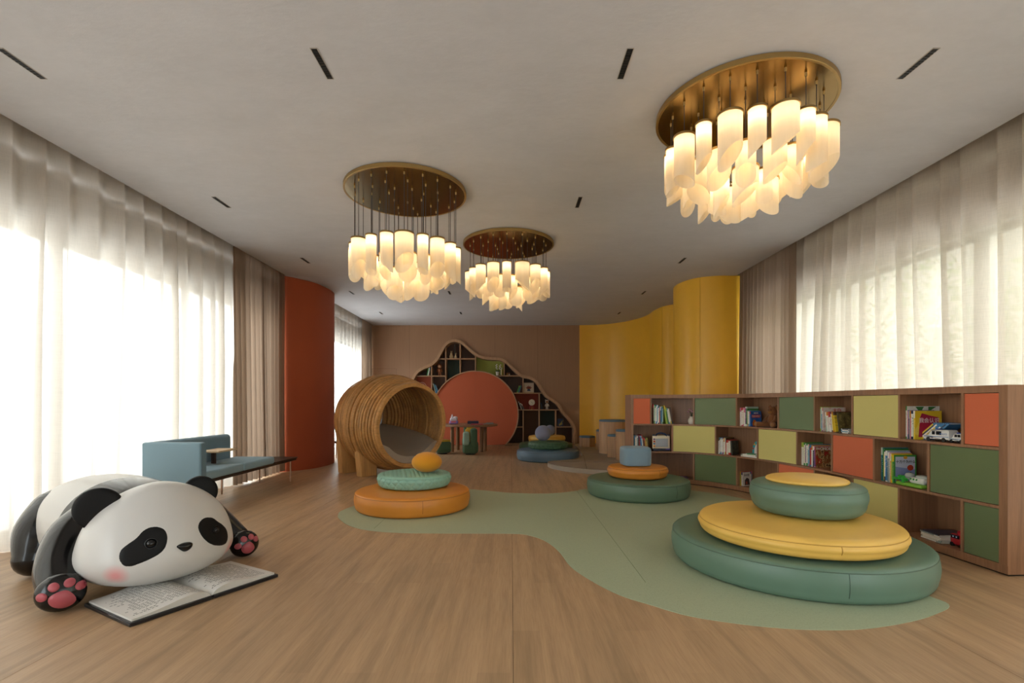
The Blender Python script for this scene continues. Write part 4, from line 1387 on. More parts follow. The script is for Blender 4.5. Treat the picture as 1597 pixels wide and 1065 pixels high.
while t < 1.66:
    w = .044 if hi else .06
    r = prof_r(t + w / 2)
    grooved = (t < .60) or (.78 < t < .98)
    if not grooved:
        w = .06
    off = 0.0 if hi == 0 else (rnd2.uniform(-.012, .010) if grooved else rnd2.uniform(-.004, .004))
    ro, ri = r + off, max(.05, r - .07 + off * .8)
    e = .008 if grooved or hi == 0 else .003
    r2 = (prof_r(t + w) - prof_r(t)) * (0.3 if grooved else 1.0)
    if grooved and hi:
        g = .012
        pr = [(ri + g, -t - w), (ro - g, -t - w), (ro - g * .3, -t - w * .82), (ro, -t - w * .5), (ro - g * .3, -t - w * .18), (ro - g, -t), (ri + g, -t), (ri + g * .3, -t - w * .18), (ri, -t - w * .5), (ri + g * .3, -t - w * .82), (ri + g, -t - w)]
    else:
        pr = [(ri, -t - w + e), (ri + e, -t - w), (ro + r2 - e, -t - w), (ro + r2 * .9, -t - w + e), (ro, -t - e), (ro - e, -t), (ri + e, -t), (ri, -t - e), (ri, -t - w + e)]
    b = B(); b.lathe(pr, (0, 0, 0), 84, None, 0, False, False)
    bmesh.ops.transform(b.bm, matrix=BM, verts=b.bm.verts)
    obj('hoop', b, M_BAR, br_)
    t += w
    hi += 1
    if grooved:          # the recessed spacer between two hoops
        r = prof_r(t)
        b = B(); b.lathe([(r - .042, -t - .017), (r - .030, -t - .017), (r - .030, -t), (r - .042, -t), (r - .042, -t - .017)], (0, 0, 0), 84, None, 0, False, False)
        bmesh.ops.transform(b.bm, matrix=BM, verts=b.bm.verts)
        obj('spacer_ring', b, M_BAR, br_)
        t += .017
b = B(); b.lathe([(0, -1.74), (.12, -1.73), (.30, -1.685), (.42, -1.63), (.42, -1.58), (0, -1.60)], (0, 0, 0), 60)
bmesh.ops.transform(b.bm, matrix=BM, verts=b.bm.verts); obj('end_cap', b, M_BAR, br_)
# grey leather lining in the lower half
def lin_fn(u, v):
    t = .05 + 1.42 * v
    r = max(.08, prof_r(t) - .105)
    cut = .40 * v - .32 + .10            # height of the top edge relative to the axis
    cut = -.29 + .17 * v
    fc = math.acos(max(-1, min(1, -cut / r)))
    f = -fc + 2 * fc * u
    x, y = r * math.sin(f), -r * math.cos(f)
    fl_ = .08 + .84 * v ** .8
    y = y * (1 - fl_) + (cut - .02) * fl_
    th = .075 * math.sin(PI * min(1, max(0, (u if u < .5 else 1 - u) * 8)) / 2)
    k = 1 - th / r * .9
    return BM @ Vector((x * k, y * k, -t))
b = B(); b.grid(lin_fn, 41, 18)
obj('seat_lining', b, mat('leather', 'a89c8e', .45), br_, sharp=80)
def lip_fn(u, v):
    a = lin_fn(u, 0.0)
    t = .05
    r = max(.08, prof_r(t) - .068)
    cut = -.29
    fc = math.acos(max(-1, min(1, -cut / r)))
    f = -fc + 2 * fc * u
    o_ = BM @ Vector((r * math.sin(f), -r * math.cos(f), -t - .01))
    return a.lerp(o_, v)
b = B(); b.grid(lip_fn, 41, 3); obj('lining_edge', b, mat('leather', 'a89c8e', .45), br_, sharp=80)
# wedge legs
WL = mat('wood', 'd3a367', .5)
def wedge(px, z1, w0, w1, th, tt, sg):
    e1 = Vector((side.x, side.y, 0)); e2 = Vector((n_.x, n_.y, 0))
    vs = []
    for z, w, o_ in ((0, w0, 0.0), (z1, w1, .02)):
        for (a, c) in ((-.5, -.5), (.5, -.5), (.5, .5), (-.5, .5)):
            q = Vector((px[0], px[1], z)) + e1 * (a * w + o_ * sg) + e2 * (c * th)
            if z > 0:      # the top follows the belly of the barrel
                lc = BM.inverted() @ q
                rr_ = prof_r(-lc.z) - .03
                q.z = max(.04, (BM @ Vector((lc.x, -math.sqrt(max(.01, rr_ * rr_ - lc.x * lc.x)), lc.z))).z)
            vs.append(q)
    b = B(); b.add(vs, [(0, 3, 2, 1), (4, 5, 6, 7), (0, 1, 5, 4), (1, 2, 6, 5), (2, 3, 7, 6), (3, 0, 4, 7)])
    bmesh.ops.bevel(b.bm, geom=list(b.bm.edges), offset=.008, segments=2, affect='EDGES')
    obj('leg', b, WL, br_)
for (tt, hh) in ((.62, .42), (1.22, .5)):
    for sgn in (-1, 1):
        q = C0 - n_ * tt + side * (sgn * .48)
        wedge((q.x, q.y), hh, .28, .34, .16, tt, sgn)

# ------------------------------------------------------------------ blue modular bench sofa
SB = mat('fabric', '86a4b4', .8); SB2 = mat('fabric', '6c8b9c', .8); DW = mat('wood', '3c2a22', .45); CH = mat('metal', 'b08f78', .3)
def sofa(label, ys, flip):
    """ys: how far along the wall it starts; built from y=0 to 2.4, or mirrored"""
    t = thing('bench_sofa', label, 'sofa', (-3.6, ys, 0), 'blue bench sofas along the left windows')
    sg = -1 if flip else 1
    Y = lambda v: v * sg
    def bx(name, x0, x1, y0, y1, z0, z1, m, bev=.02, seg=3):
        b = B(); b.b2(x0, x1, min(Y(y0), Y(y1)), max(Y(y0), Y(y1)), z0, z1, bev, seg)
        return L(name, b, m, t)
    bx('arm_panel', -.31, .315, 0.0, .10, .33, .785, SB, .022)
    bx('arm_piping', .318, .322, .008, .092, .34, .775, SB2, .001, 1)
    bx('back_panel', -.33, -.21, .02, 1.52, .40, .785, SB2, .05, 5)
    bx('seat_cushion', -.20, .31, .105, .865, .365, .462, SB, .025, 4)
    bx('seat_cushion', -.24, .31, .87, 1.66, .365, .462, SB, .025, 4)
    bx('frame_rail', -.28, .30, .04, 2.38, .33, .362, DW, .004, 1)
    bx('bench_top', -.28, .31, 1.665, 2.40, .363, .378, DW, .004, 1)
    for x, y in ((.25, 2.28), (-.22, 2.28), (.25, .15), (-.22, .15), (-.22, 1.3), (.25, 1.3)):
        if (x, y) == (.25, 1.3):
            continue
        b = B(); b.tube([(x, Y(y), 0), (x, Y(y), .335)], .011, 10); L('leg', b, CH, t)
    b = B(); b.b2(-.13, .12, min(Y(.66), Y(1.06)), max(Y(.66), Y(1.06)), .61, .632, .006, 2); L('side_table_top', b, mat('woodx', 'd8bc98', .45), t)
    b = B(); b.b2(-.085, -.045, min(Y(.845), Y(.885)), max(Y(.845), Y(.885)), .455, .612); L('table_post', b, DW, t)
    return t
sofa('dusty blue bench sofa with a small wood side table, behind the panda', 5.22, False)
sofa('blue bench sofa mostly hidden behind the wooden barrel', 13.08, True)

# ------------------------------------------------------------------ far play table and chairs
TW = mat('wood', '8f6a4c', .45)
t = thing('play_table', 'round brown wooden play table before the terracotta circle', 'table', (-1.06, 12.42, 0))
b = B(); b.lathe([(0, .632), (.70, .632), (.725, .642), (.725, .672), (.715, .682), (0, .682)], (-1.06, 12.42, 0), 64); obj('table_top', b, mat('woodx', '8f6a4c', .45), t)
for x, y in ((-1.37, 12.72), (-.73, 12.2), (-.66, 12.56), (-1.45, 12.16)):
    b = B(); b.lathe([(0, 0), (.042, 0), (.045, .01), (.045, .632), (0, .632)], (x, y, 0), 20); obj('leg', b, TW, t)
CG = mat('fabric', '4a674c', .8); CL = mat('fabric', '92ad9b', .8); CY = mat('fabric', 'd0a82c', .8)
def kids_chair(label, x, y, rz):
    t = thing('kids_chair', label, 'chair', (x, y, 0), 'kids chairs around the play table', rz)
    b = B(); b.box((0, .02, .165), (.36, .36, .28), None, .07, 5); L('seat_base', b, CG, t)
    b = B(); b.lathe([(0, 0), (.12, 0), (.12, .03), (0, .03)], (0, .02, 0), 24); L('foot_ring', b, mat('paint', '1b1d1b', .6), t)
    b = B(); b.box((.085, -.11, .40), (.165, .12, .44), None, .055, 5); L('tall_back_lobe', b, CG, t)
    b = B(); b.box((-.09, -.125, .38), (.155, .12, .33), None, .055, 5); L('short_back_lobe', b, CL, t)
    b = B(); b.box((-.02, -.035, .43), (.20, .08, .34), None, .035, 4); L('yellow_back_pad', b, CY, t)
    b = B(); b.box((0, .07, .31), (.30, .22, .05), None, .02, 3); L('yellow_seat_pad', b, CY, t)
    return t
kids_chair('dark green kids chair with sage and green back lobes in front of the play table', -.955, 11.62, 0)
kids_chair('dark green and yellow kids chair half hidden by the wooden barrel', -1.66, 11.78, R(-62))
kids_chair('green and yellow kids chair on the far side of the play table', -1.12, 13.28, R(180))
# things on the play table
t = thing('toy_house', 'purple and white toy castle on the left of the play table', 'toy', (-1.42, 12.25, .682))
b = B(); b.box((-1.42, 12.25, .73), (.22, .14, .09), None, .03, 3); obj('base', b, mat('plastic', '9a7fc0', .3), t)
b = B(); b.box((-1.42, 12.24, .80), (.18, .12, .08), None, .03, 3); obj('clear_body', b, mat('plastic', 'd8d0dc', .2), t)
b = B(); b.box((-1.42, 12.19, .745), (.12, .03, .04), None, .01, 2); obj('pink_front', b, mat('plastic', 'd8707a', .3), t)
b = B(); b.lathe([(0, 0), (.03, 0), (.034, .03), (.02, .05), (.008, .09), (0, .1)], (-1.46, 12.24, .835), 16); obj('tower', b, mat('plastic', 'e6e2ea', .3), t)
b = B(); b.ell((-1.38, 12.24, .84), (.06, .05, .04), n=20, m=10); obj('white_roof', b, mat('plastic', 'e6e2ea', .3), t)
t = thing('pencil_box', 'open dark blue pencil box on the play table', 'box', (-.96, 12.5, .682))
b = B(); b.b2(-1.10, -.82, 12.44, 12.45, .683, .755); b.b2(-1.10, -.82, 12.56, 12.57, .683, .755); b.b2(-1.10, -1.09, 12.45, 12.56, .683, .755); b.b2(-.83, -.82, 12.45, 12.56, .683, .755); b.b2(-1.09, -.83, 12.45, 12.56, .683, .69)
obj('case', b, mat('plastic', '2c2a44', .4), t, flat=True)
for k in range(6):
    b = B(); b.tube([(-1.06 + k * .04, 12.5, .692), (-1.06 + k * .04, 12.47, .765)], .006, 6); obj('pencil', b, mat('plastic', ('5a3a5a', '3a4a8a', 'a8503a', '6a6a72', '8a4a5a', '3a3a4a')[k], .5), t)
b = B(); b.box((-.83, 12.06, .693), (.30, .16, .018), (0, 0, R(3)), .004, 1)
o = tag(obj('book', b, mat('paper', 'c24a5a', .5), loc=(-.83, 12.06, .684)), 'flat pink red book on the front edge of the play table', 'book')
t = thing('paper_stack', 'grey paper stack lying on the right of the play table', 'papers', (-.55, 12.3, .682))
for k in range(3):
    b = B(); b.box((-.55 + .01 * k, 12.3 + .006 * k, .690 + k * .013), (.22 - .02 * k, .15, .011), (0, 0, R(-8 + 6 * k)), .002, 1); obj('sheaf', b, mat('paper', ('8a8f88', '9aa098', '767c74')[k], .7), t)
# ------------------------------------------------------------------ things in the mountain bookcase
YF = WALL_Y + .16
def mp_(zx, zy, y=YF):
    """a spot on a shelf of the far bookcase"""
    k = y / F_PX
    return Vector(((570 + zx * 0.2192 - VX) * k, y, CAM_Z - (500 + zy * 0.2192 - HY) * MX))
def shelf_z(zy):
    return mz(0, zy)[1] + .001
z = shelf_z(267)
for zx, s, lab in ((611, 1.0, 'larger cream rabbit figurine on the top shelf of the mountain bookcase'), (642, .72, 'smaller cream rabbit figurine on the top shelf of the mountain bookcase')):
    p = mp_(zx, 0); p.z = z
    t = thing('rabbit_figurine', lab, 'figurine', p, 'figurines in the mountain bookcase')
    m = mat('paint', 'cdb489', .5)
    b = B(); b.lathe([(0, 0), (.045 * s, 0), (.058 * s, .035 * s), (.055 * s, .075 * s), (.035 * s, .115 * s), (0, .125 * s)], n=20); L('body', b, m, t)
    b = B(); b.ell((0, -.01, .135 * s), (.036 * s, .034 * s, .033 * s), n=16, m=10); L('head', b, m, t)
    for sx in (-.012, .012):
        b = B(); b.limb([(sx * s, 0, .16 * s), (sx * 1.4 * s, 0, .20 * s), (sx * 1.8 * s, .005, .225 * s)], [.010 * s, .011 * s, .007 * s], 8, 3); L('ear', b, m, t)
p = mp_(632, 0); p.z = z
t = thing('reed_vase', 'tall thin teal reed in a slim vase behind the rabbit figurines', 'vase', p + Vector((0, .1, 0)), None)
b = B(); b.lathe([(0, 0), (.02, 0), (.024, .03), (.01, .07), (.012, .08), (0, .075)], n=14); L('vessel', b, mat('paint', '59666a', .4), t)
b = B(); b.tube(catmull([(0, 0, .07), (.005, 0, .25), (.0, 0, .42)], 5), .005, 6); L('reed', b, mat('paint', '5f8a8a', .6), t)

def figurine(label, p, body, face, s=1.0, ears=False):
    t = thing('figurine', label, 'figurine', p, 'figurines in the mountain bookcase')
    m = mat('paint', body, .35)
    b = B(); b.ell((0, 0, .30 * s), (.068 * s, .06 * s, .07 * s), n=20, m=12); L('head', b, m, t)
    b = B(); b.ell((0, -.022 * s, .295 * s), (.052 * s, .045 * s, .05 * s), n=18, m=10); L('face', b, mat('paint', face, .4), t)
    for sx in (-1, 1):
        b = B(); b.ell((sx * .02 * s, -.065 * s, .297 * s), (.006 * s, .004 * s, .008 * s), n=8, m=6); L('eye', b, mat('plastic', '1a120e', .2), t)
        b = B(); b.limb([(sx * .022 * s, 0, .13 * s), (sx * .026 * s, 0, .06 * s), (sx * .026 * s, -.01 * s, .02 * s)], [.024 * s, .021 * s, .02 * s], 10, 4); L('leg', b, m, t)
        b = B(); b.limb([(sx * .04 * s, 0, .21 * s), (sx * .065 * s, -.005, .17 * s), (sx * .07 * s, -.015, .13 * s)], [.016 * s, .015 * s, .016 * s], 10, 4); L('arm', b, m, t)
        if ears:
            b = B(); b.ell((sx * .055 * s, 0, .365 * s), (.022 * s, .014 * s, .022 * s), n=12, m=8); L('ear', b, m, t)
    b = B(); b.ell((0, 0, .17 * s), (.05 * s, .042 * s, .065 * s), n=18, m=10); L('torso', b, m, t)
    return t
p = mp_(528, 0); p.z = shelf_z(390); figurine('brown standing figurine with a pale round face in the mountain bookcase', p, '8a4a22', 'd8ab88', .93)
p = mp_(1291, 0); p.z = shelf_z(632); figurine('white standing bear figurine with bronze face in the mountain bookcase', p, 'd8cfc0', '8a5a34', .74, True)

def wall_books(zx, zy, specs, where):
    s = mp_(zx, 0).x
    z = shelf_z(zy)
    off, sp_ = 0.0, 0.0
    for i, (c, c2, th, h, lean) in enumerate(specs):
        a = R(lean)
        M = Matrix.Translation((s, YF - .05, z))
        if lean > 0:
            off += max(0.0, h * (math.sin(a) - sp_)); sp_ = max(sp_, math.sin(a))
            M = M @ Matrix.Translation((off, 0, 0)) @ Matrix.Rotation(-a, 4, 'Y')
        elif lean < 0:
            M = M @ Matrix.Translation((0, 0, th * math.sin(-a))) @ Matrix.Rotation(-a, 4, 'Y')
        book(M, th, .17, h, INV[c], INV[c2], '%s book, %s from left %s' % (c, ORD[i], where), 'books in the mountain bookcase')
        s += th / math.cos(a) + .002
wall_books(436, 390, [('green', 'lime green', .02, .24, -12), ('mint', 'white', .018, .24, -12), ('white', 'pale blue', .018, .24, -11)], 'on the left sloping shelf beside the brown figurine')
wall_books(478, 516, [('white', 'grey', .015, .31, 16), ('blue', 'teal', .02, .29, 16), ('teal', 'blue', .018, .26, 16), ('blue', 'white', .018, .24, 17)], 'leaning below the brown figurine')
wall_books(958, 389, [('mint', 'green', .02, .2, -5), ('cream', 'grey', .018, .22, 0), ('yellow', 'cream', .014, .23, 0)], 'beside the white orchid pot')
wall_books(1076, 512, [('green', 'lime green', .03, .20, -18), ('teal', 'green', .03, .21, -18), ('blue', 'purple', .012, .21, -16)], 'leaning beside the square picture')
wall_books(1086, 632, [('grey', 'cream', .018, .24, 22), ('brown', 'grey', .018, .2, 24), ('dark olive', 'cream', .018, .19, 26), ('brown', 'cream', .018, .17, 28)], 'leaning beside the round clock')
wall_books(1244, 632, [('black', 'navy', .02, .2, 0), ('navy', 'black', .02, .2, 6)], 'dark and leaning beside the white bear figurine')
p = mp_(1366, 0); p.z = shelf_z(754)
M = Matrix.Translation(p) @ Matrix.Rotation(R(-8), 4, 'X') @ Matrix(((0, 1, 0, 0), (1, 0, 0, 0), (0, 0, 1, 0), (0, 0, 0, 1)))
book(M, .02, .17, .225, '3a4560', 'b8a24a', 'yellow and blue picture book facing out on the lowest right shelf', 'books in the mountain bookcase', ('yellowblue', ['3a4560', '3a4560', 'b8a24a', '4a5a78'], 2.2))

# wire rainbow ornament
p = mp_(404, 0); p.z = shelf_z(516)
t = thing('wire_arch_ornament', 'pale wire double arch ornament on the red backed shelf above the barrel', 'ornament', p)
for rr_ in (.155, .115, .08):
    b = B(); b.tube([(rr_ * math.cos(PI * i / 20), 0, .02 + (rr_ + .14) * math.sin(PI * i / 20)) for i in range(21)], .005, 6); L('arch', b, mat('paint', 'd8b8a8', .5), t)
b = B(); b.box((0, 0, .01), (.36, .06, .02), None, .004, 1); L('base', b, mat('wood', '8f6a4c', .5), t)

# orchid pot
p = mp_(939, 0, YF - .075); p.z = shelf_z(389)
t = thing('orchid_pot', 'white pot with upright white orchids before the olive panel', 'potted plant', p)
b = B(); b.lathe([(0, 0), (.038, 0), (.05, .09), (.053, .105), (.046, .105), (.04, .09), (0, .088)], n=24); L('pot', b, mat('paint', 'ddd6ca', .4), t)
b = B()
for k in range(6):
    a = k * PI / 3
    b.limb([(.01 * math.cos(a), .01 * math.sin(a), .09), (.035 * math.cos(a), .02 * math.sin(a), .13), (.06 * math.cos(a), .035 * math.sin(a), .14)], [.008, .014, .003], 8, 4)
L('leaves', b, mat('paint', '2f5238', .5), t)
for sx, top in ((-.03, .32), (.075, .31)):
    b = B(); b.tube(catmull([(sx * .2, 0, .09), (sx * .8, 0, .2), (sx, 0, top)], 5), .004, 6); L('stem', b, mat('paint', '4a6a3a', .6), t)
    for k in range(5):
        b = B(); q = Vector((sx * (.8 + .06 * k) + .012 * (-1) ** k, -.01, top - .13 + .03 * k))
        for a in range(4):
            b.ell(q + Vector((.009 * math.cos(a * PI / 2 + .5), 0, .009 * math.sin(a * PI / 2 + .5))), (.009, .005, .009), n=8, m=5)
        L('blossom', b, mat('paint', 'ece8e0', .5), t)

for zx, c, lab in ((1008, 'a8793f', 'small tan mushroom figurine left of the white one on the right slope'), (1022, 'c8b8a0', 'small white red topped mushroom figurine on the right slope')):
    p = mp_(zx, 0); p.z = shelf_z(389)
    t = thing('mushroom_figurine', lab, 'figurine', p, 'figurines in the mountain bookcase')
    b = B(); b.lathe([(0, 0), (.022, 0), (.026, .02), (.018, .06), (0, .062)], n=14); L('stalk', b, mat('paint', c, .5), t)
    b = B(); b.lathe([(0, .055), (.026, .055), (.028, .065), (.018, .085), (0, .092)], n=16); L('cap', b, mat('paint', '8a3a2a' if zx > 1010 else '8a6030', .4), t)

# square picture (plain generic print) and its frame
p = mp_(1162, 0, YF + .03); p.z = shelf_z(512)
t = thing('square_picture', 'square white picture with a small plant print leaning in the mountain bookcase', 'picture', p)
b = B(); b.box((0, .012, .148), (.295, .02, .29), None, .004, 1); L('frame', b, mat('wood', 'c8b79c', .5), t)
b = B(); b.b2(-.138, .138, -.0005, .003, .012, .284); L('sheet', b, mat('paper', 'd5cbb8', .7), t)
b = B()
b.prism([(-.05, .05), (.05, .05), (.035, .11), (-.035, .11)], -.0015, -.0005, MXZ)
L('printed_pot', b, mat('paper', '3f5578', .6), t)
b = B()
for k in range(5):
    a = PI * (.15 + .175 * k)
    d_ = Vector((math.cos(a), math.sin(a))); nn_ = Vector((-d_.y, d_.x)); o_ = Vector((0, .11))
    q = [o_, o_ + d_ * .05 + nn_ * .02, o_ + d_ * .11, o_ + d_ * .05 - nn_ * .02]
    b.prism([(v.x, v.y) for v in q], -.0015, -.0005, MXZ)
L('printed_leaves', b, mat('paper', '8a4038', .6), t)

# clock on a red arch
p = mp_(1183, 0); p.z = shelf_z(632)
t = thing('shelf_clock', 'round cream clock on a red arched stand in the mountain bookcase', 'clock', p)
ar = [(-.07, 0), (-.07, .05)] + [(.07 * math.cos(PI - PI * i / 10), .06 + .05 * math.sin(PI * i / 10)) for i in range(11)] + [(.07, .05), (.07, 0), (.035, 0), (.035, .05)] + [(.035 * math.cos(PI * i / 8), .05 + .03 * math.sin(PI * i / 8)) for i in range(9)] + [(-.035, .05), (-.035, 0)]
b = B(); b.prism(ar, -.03, .03, MXZ); L('arch_stand', b, mat('plastic', 'a02824', .4), t)
b = B(); b.lathe([(0, 0), (.016, 0), (.016, .05), (.01, .065), (0, .068)], n=14); L('orange_peg', b, mat('plastic', 'd07a2c', .4), t)
RX = Matrix.Rotation(R(90), 4, 'X')
b = B(); b.lathe([(0, -.015), (.085, -.015), (.09, -.01), (.09, .012), (.082, .016), (0, .014)], (0, 0, .2), 36, RX); L('clock_case', b, mat('plastic', 'd8ccb4', .4), t)
b = B()
b.box((-.015, -.018, .212), (.045, .002, .006), (0, R(40), 0)); b.box((.012, -.018, .19), (.05, .002, .005), (0, R(40), 0)); L('hands', b, mat('plastic', '2a211a', .4), t)
b = B()
for k in range(12):
    a = k * PI / 6
    b.box((.072 * math.cos(a), -.0165, .2 + .072 * math.sin(a)), (.012, .002, .004), (0, -a, 0))
L('hour_marks', b, mat('plastic', '6a5a48', .4), t)

# ------------------------------------------------------------------ ceiling air slots
M_BLK = mat('plastic', '0c0b0a', .6); M_FRM = mat('paint', 'a49c94', .6)
ROWN = ['nearest row', 'second row', 'third row', 'fourth row', 'farthest row']
COLN = ['left window side', 'centre left', 'centre right', 'right window side']
for ri, y in enumerate((3.1, 5.33, 7.56, 9.8, 12.05)):
    for ci, x in enumerate((-3.21, -1.24, .75, 2.67)):
        if (ri, ci) in ((1, 1), (2, 1), (2, 2), (3, 2), (4, 2)):
            continue
        t = thing('air_slot', 'black slot air vent in the ceiling, %s, %s' % (ROWN[ri], COLN[ci]), 'air vent', (x, y + .145, CEIL_Z), 'ceiling slot vents')
        b = B(); b.b2(x - .019, x + .019, y, y + .29, CEIL_Z - .0022, CEIL_Z + .0); obj('slot', b, M_BLK, t, flat=True)
        b = B()
        for (x0, x1, y0, y1) in ((x - .023, x - .019, y - .004, y + .294), (x + .019, x + .023, y - .004, y + .294), (x - .019, x + .019, y - .004, y), (x - .019, x + .019, y + .29, y + .294)):
            b.b2(x0, x1, y0, y1, CEIL_Z - .004, CEIL_Z)
        obj('rim', b, M_FRM, t, flat=True)
        for k in range(1, 12):
            if ri > 1 and k % 2:
                continue
            yy = y + .29 * k / 12
            b = B(); b.b2(x - .018, x + .018, yy - .003, yy + .003, CEIL_Z - .006, CEIL_Z - .0022); obj('louver', b, mat('plastic', '211e1c', .5), t, flat=True)

# ------------------------------------------------------------------ chandeliers
M_BRASS = mat('metal', '8a7042', .2)
M_BRASSR = mat('metal', 'b0935f', .42)
M_CORD = mat('plastic', '3a302a', .5)
def shade_mat():
    m = bpy.data.materials.new('glowing_parchment')
    m.use_nodes = True
    nt = m.node_tree
    nt.nodes.clear()
    out = nt.nodes.new('ShaderNodeOutputMaterial')
    tl = nt.nodes.new('ShaderNodeBsdfTranslucent'); df = nt.nodes.new('ShaderNodeBsdfDiffuse')
    v = coords(nt, (60, 60, 3))
    n1 = noise(nt, v, 1.0, 3)
    c = lin('f8ecd6')
    cc = mixcol(nt, n1, sh(c, .93), sh(c, 1.04))
    nt.links.new(cc, tl.inputs[0]); nt.links.new(cc, df.inputs[0])
    mx = nt.nodes.new('ShaderNodeMixShader'); mx.inputs[0].default_value = .45
    nt.links.new(tl.outputs[0], mx.inputs[1]); nt.links.new(df.outputs[0], mx.inputs[2])
    nt.links.new(mx.outputs[0], out.inputs[0])
    return m
M_SHADE = shade_mat()
BULB = 9.5
def bulb_mat():
    m = bpy.data.materials.new('warm_bulb')
    m.use_nodes = True
    nt = m.node_tree
    nt.nodes.clear()
    out = nt.nodes.new('ShaderNodeOutputMaterial')
    e = nt.nodes.new('ShaderNodeEmission')
    e.inputs[0].default_value = (1.0, .84, .58, 1)
    e.inputs[1].default_value = BULB
    nt.links.new(e.outputs[0], out.inputs[0])
    return m
M_BULB = bulb_mat()

def chandelier(label, cx, cy, seed, front, drop):
    """front: the shades of the near half ring, (angle from the camera side, radius, length, cut azimuth, cut depth)"""
    t = thing('chandelier', label, 'chandelier', (cx, cy, CEIL_Z), 'ceiling chandeliers')
    rr = random.Random(seed)
    b = B(); b.lathe([(0, 3.391), (.6105, 3.391), (.6105, 3.398), (0, 3.398)], (cx, cy, 0), 96)
    obj('plate_face', b, M_BRASS, t)
    b = B(); b.lathe([(.6105, 3.388), (.627, 3.388), (.629, 3.39), (.629, 3.424), (.5, 3.4295), (.0, 3.4295), (0, 3.40), (.6105, 3.40), (.6105, 3.388)], (cx, cy, 0), 96, cap0=False, cap1=False)
    obj('plate_rim', b, M_BRASSR, t)
    lamps = []
    for (az, rad, ra, ln, ca, cd, zt) in front:
        lamps.append((az, rad, ra, ln, ca, cd, zt))
    cosc = {}
    for (az, rad, ra, ln, ca, cd, zt) in lamps:
        zt += drop
        a = R(az) - PI / 2
        x, y = cx + rad * math.cos(a), cy + rad * math.sin(a)
        # the shade: a thin sheet tube, its lower end cut on the slant
        n = 30
        b = B()
        cut = R(ca) - PI / 2
        rows = 5
        vs, fs = [], []
        for j in range(rows):
            for k in range(n):
                th = 2 * PI * k / n
                zb = zt - ln + cd * 0.5 * (1 + math.cos(th - cut))
                zz = zt + (zb - zt) * j / (rows - 1)
                vs.append((x + ra * math.cos(th), y + ra * math.sin(th), zz))
        for j in range(rows - 1):
            for k in range(n):
                k2 = (k + 1) % n
                fs.append((j * n + k, j * n + k2, (j + 1) * n + k2, (j + 1) * n + k))
        b.add(vs, fs)
        s_ = obj('lamp_shade', b, M_SHADE, t)
        b = B(); b.lathe([(0, zt + .004), (ra + .004, zt + .004), (ra + .006, zt + .001), (ra + .006, zt - .012), (ra + .001, zt - .012), (ra + .001, zt), (0, zt)], (x, y, 0), n, cap0=False, cap1=False)
        obj('cap_ring', b, M_BRASSR, s_)
        b = B(); b.ell((x, y, zt - .06), (.022, .022, .03), n=10, m=8); obj('bulb', b, M_BULB, s_)
        b = B(); b.tube([(x, y, zt + .004), (x, y, 3.39)], .0032, 6); obj('cord', b, M_CORD, t)
        b = B(); b.lathe([(0, 3.366), (.006, 3.366), (.008, 3.372), (.008, 3.3905), (0, 3.3905)], (x, y, 0), 10); obj('cord_grip', b, M_BRASSR, s_)
    return t

def ring(rr, n, rad, zt, jit, a0=0.0):
    out = []
    for k in range(n):
        az = a0 + 360 * k / n + rr.uniform(-4, 4)
        ra = rr.choice([.056, .066, .075, .082, .088])
        ln = rr.uniform(.25, .33)
        ca = rr.choice([100, -100, 60, -60, 20, -20, 180, 150])
        out.append([az, rad + rr.uniform(-jit, jit), ra, ln, ca, rr.uniform(.1, .17) * (ra / .06) ** .5, zt + rr.uniform(-.012, .012)])
    return out
def build_layout(seed, front):
    rr = random.Random(seed)
    lay = list(front)
    # the far half of the outer ring
    for k in range(7):
        lay.append([105 + 25 * k + rr.uniform(-4, 4), .515, rr.choice([.05, .06, .07]), rr.uniform(.3, .36), rr.choice([0, 180, 90, -90, 40]), rr.uniform(.08, .15), 2.83])
    lay += ring(rr, 11, .35, 2.70, .015, 12)
    lay += ring(rr, 7, .185, 2.585, .01, 30)
    return lay
#          azimuth radius tube-r length cut-azimuth cut-depth top
FRONT_A = [(-92, .52, .05, .36, 60, .07, 2.83), (-72, .52, .072, .36, -75, .06, 2.83), (-52, .53, .052, .34, 55, .12, 2.83), (-33, .52, .078, .36, 38, .15, 2.83), (-15, .52, .056, .33, 92, .12, 2.83), (4, .53, .082, .31, 90, .13, 2.83), (22.5, .52, .056, .36, 70, .15, 2.83), (39, .51, .064, .37, 98, .07, 2.83), (57, .525, .094, .36, 38, .14, 2.83), (77, .53, .056, .34, -60, .05, 2.83), (94, .53, .048, .33, 60, .12, 2.83)]
FRONT_B = [(-88, .53, .068, .33, 25, .16, 2.83), (-66, .52, .054, .34, 80, .05, 2.83), (-47, .53, .07, .38, 40, .16, 2.83), (-27, .52, .05, .38, -10, .05, 2.83), (-8, .53, .06, .38, -95, .11, 2.83), (10, .52, .088, .36, 45, .16, 2.83), (29, .53, .052, .37, -30, .05, 2.83), (47, .52, .07, .37, 20, .13, 2.83), (67, .53, .056, .40, -100, .12, 2.83), (84, .53, .05, .38, -100, .1, 2.83)]
FRONT_C = [(-86, .53, .07, .36, -100, .12, 2.83), (-64, .52, .058, .34, 15, .13, 2.83), (-43, .53, .066, .35, 100, .12, 2.83), (-22, .52, .078, .37, 25, .17, 2.83), (-2, .53, .056, .38, 10, .04, 2.83), (20, .53, .092, .37, -95, .15, 2.83), (43, .52, .07, .36, 30, .17, 2.83), (64, .53, .054, .36, 80, .08, 2.83), (84, .52, .056, .36, -60, .08, 2.83)]
chandelier('nearest brass chandelier of pale tube shades, upper right', 1.754, 3.75, 4, build_layout(21, FRONT_A), .31)
chandelier('middle brass chandelier of pale tube shades, left of the other two', -1.10, 5.18, 5, build_layout(22, FRONT_B), -.02)
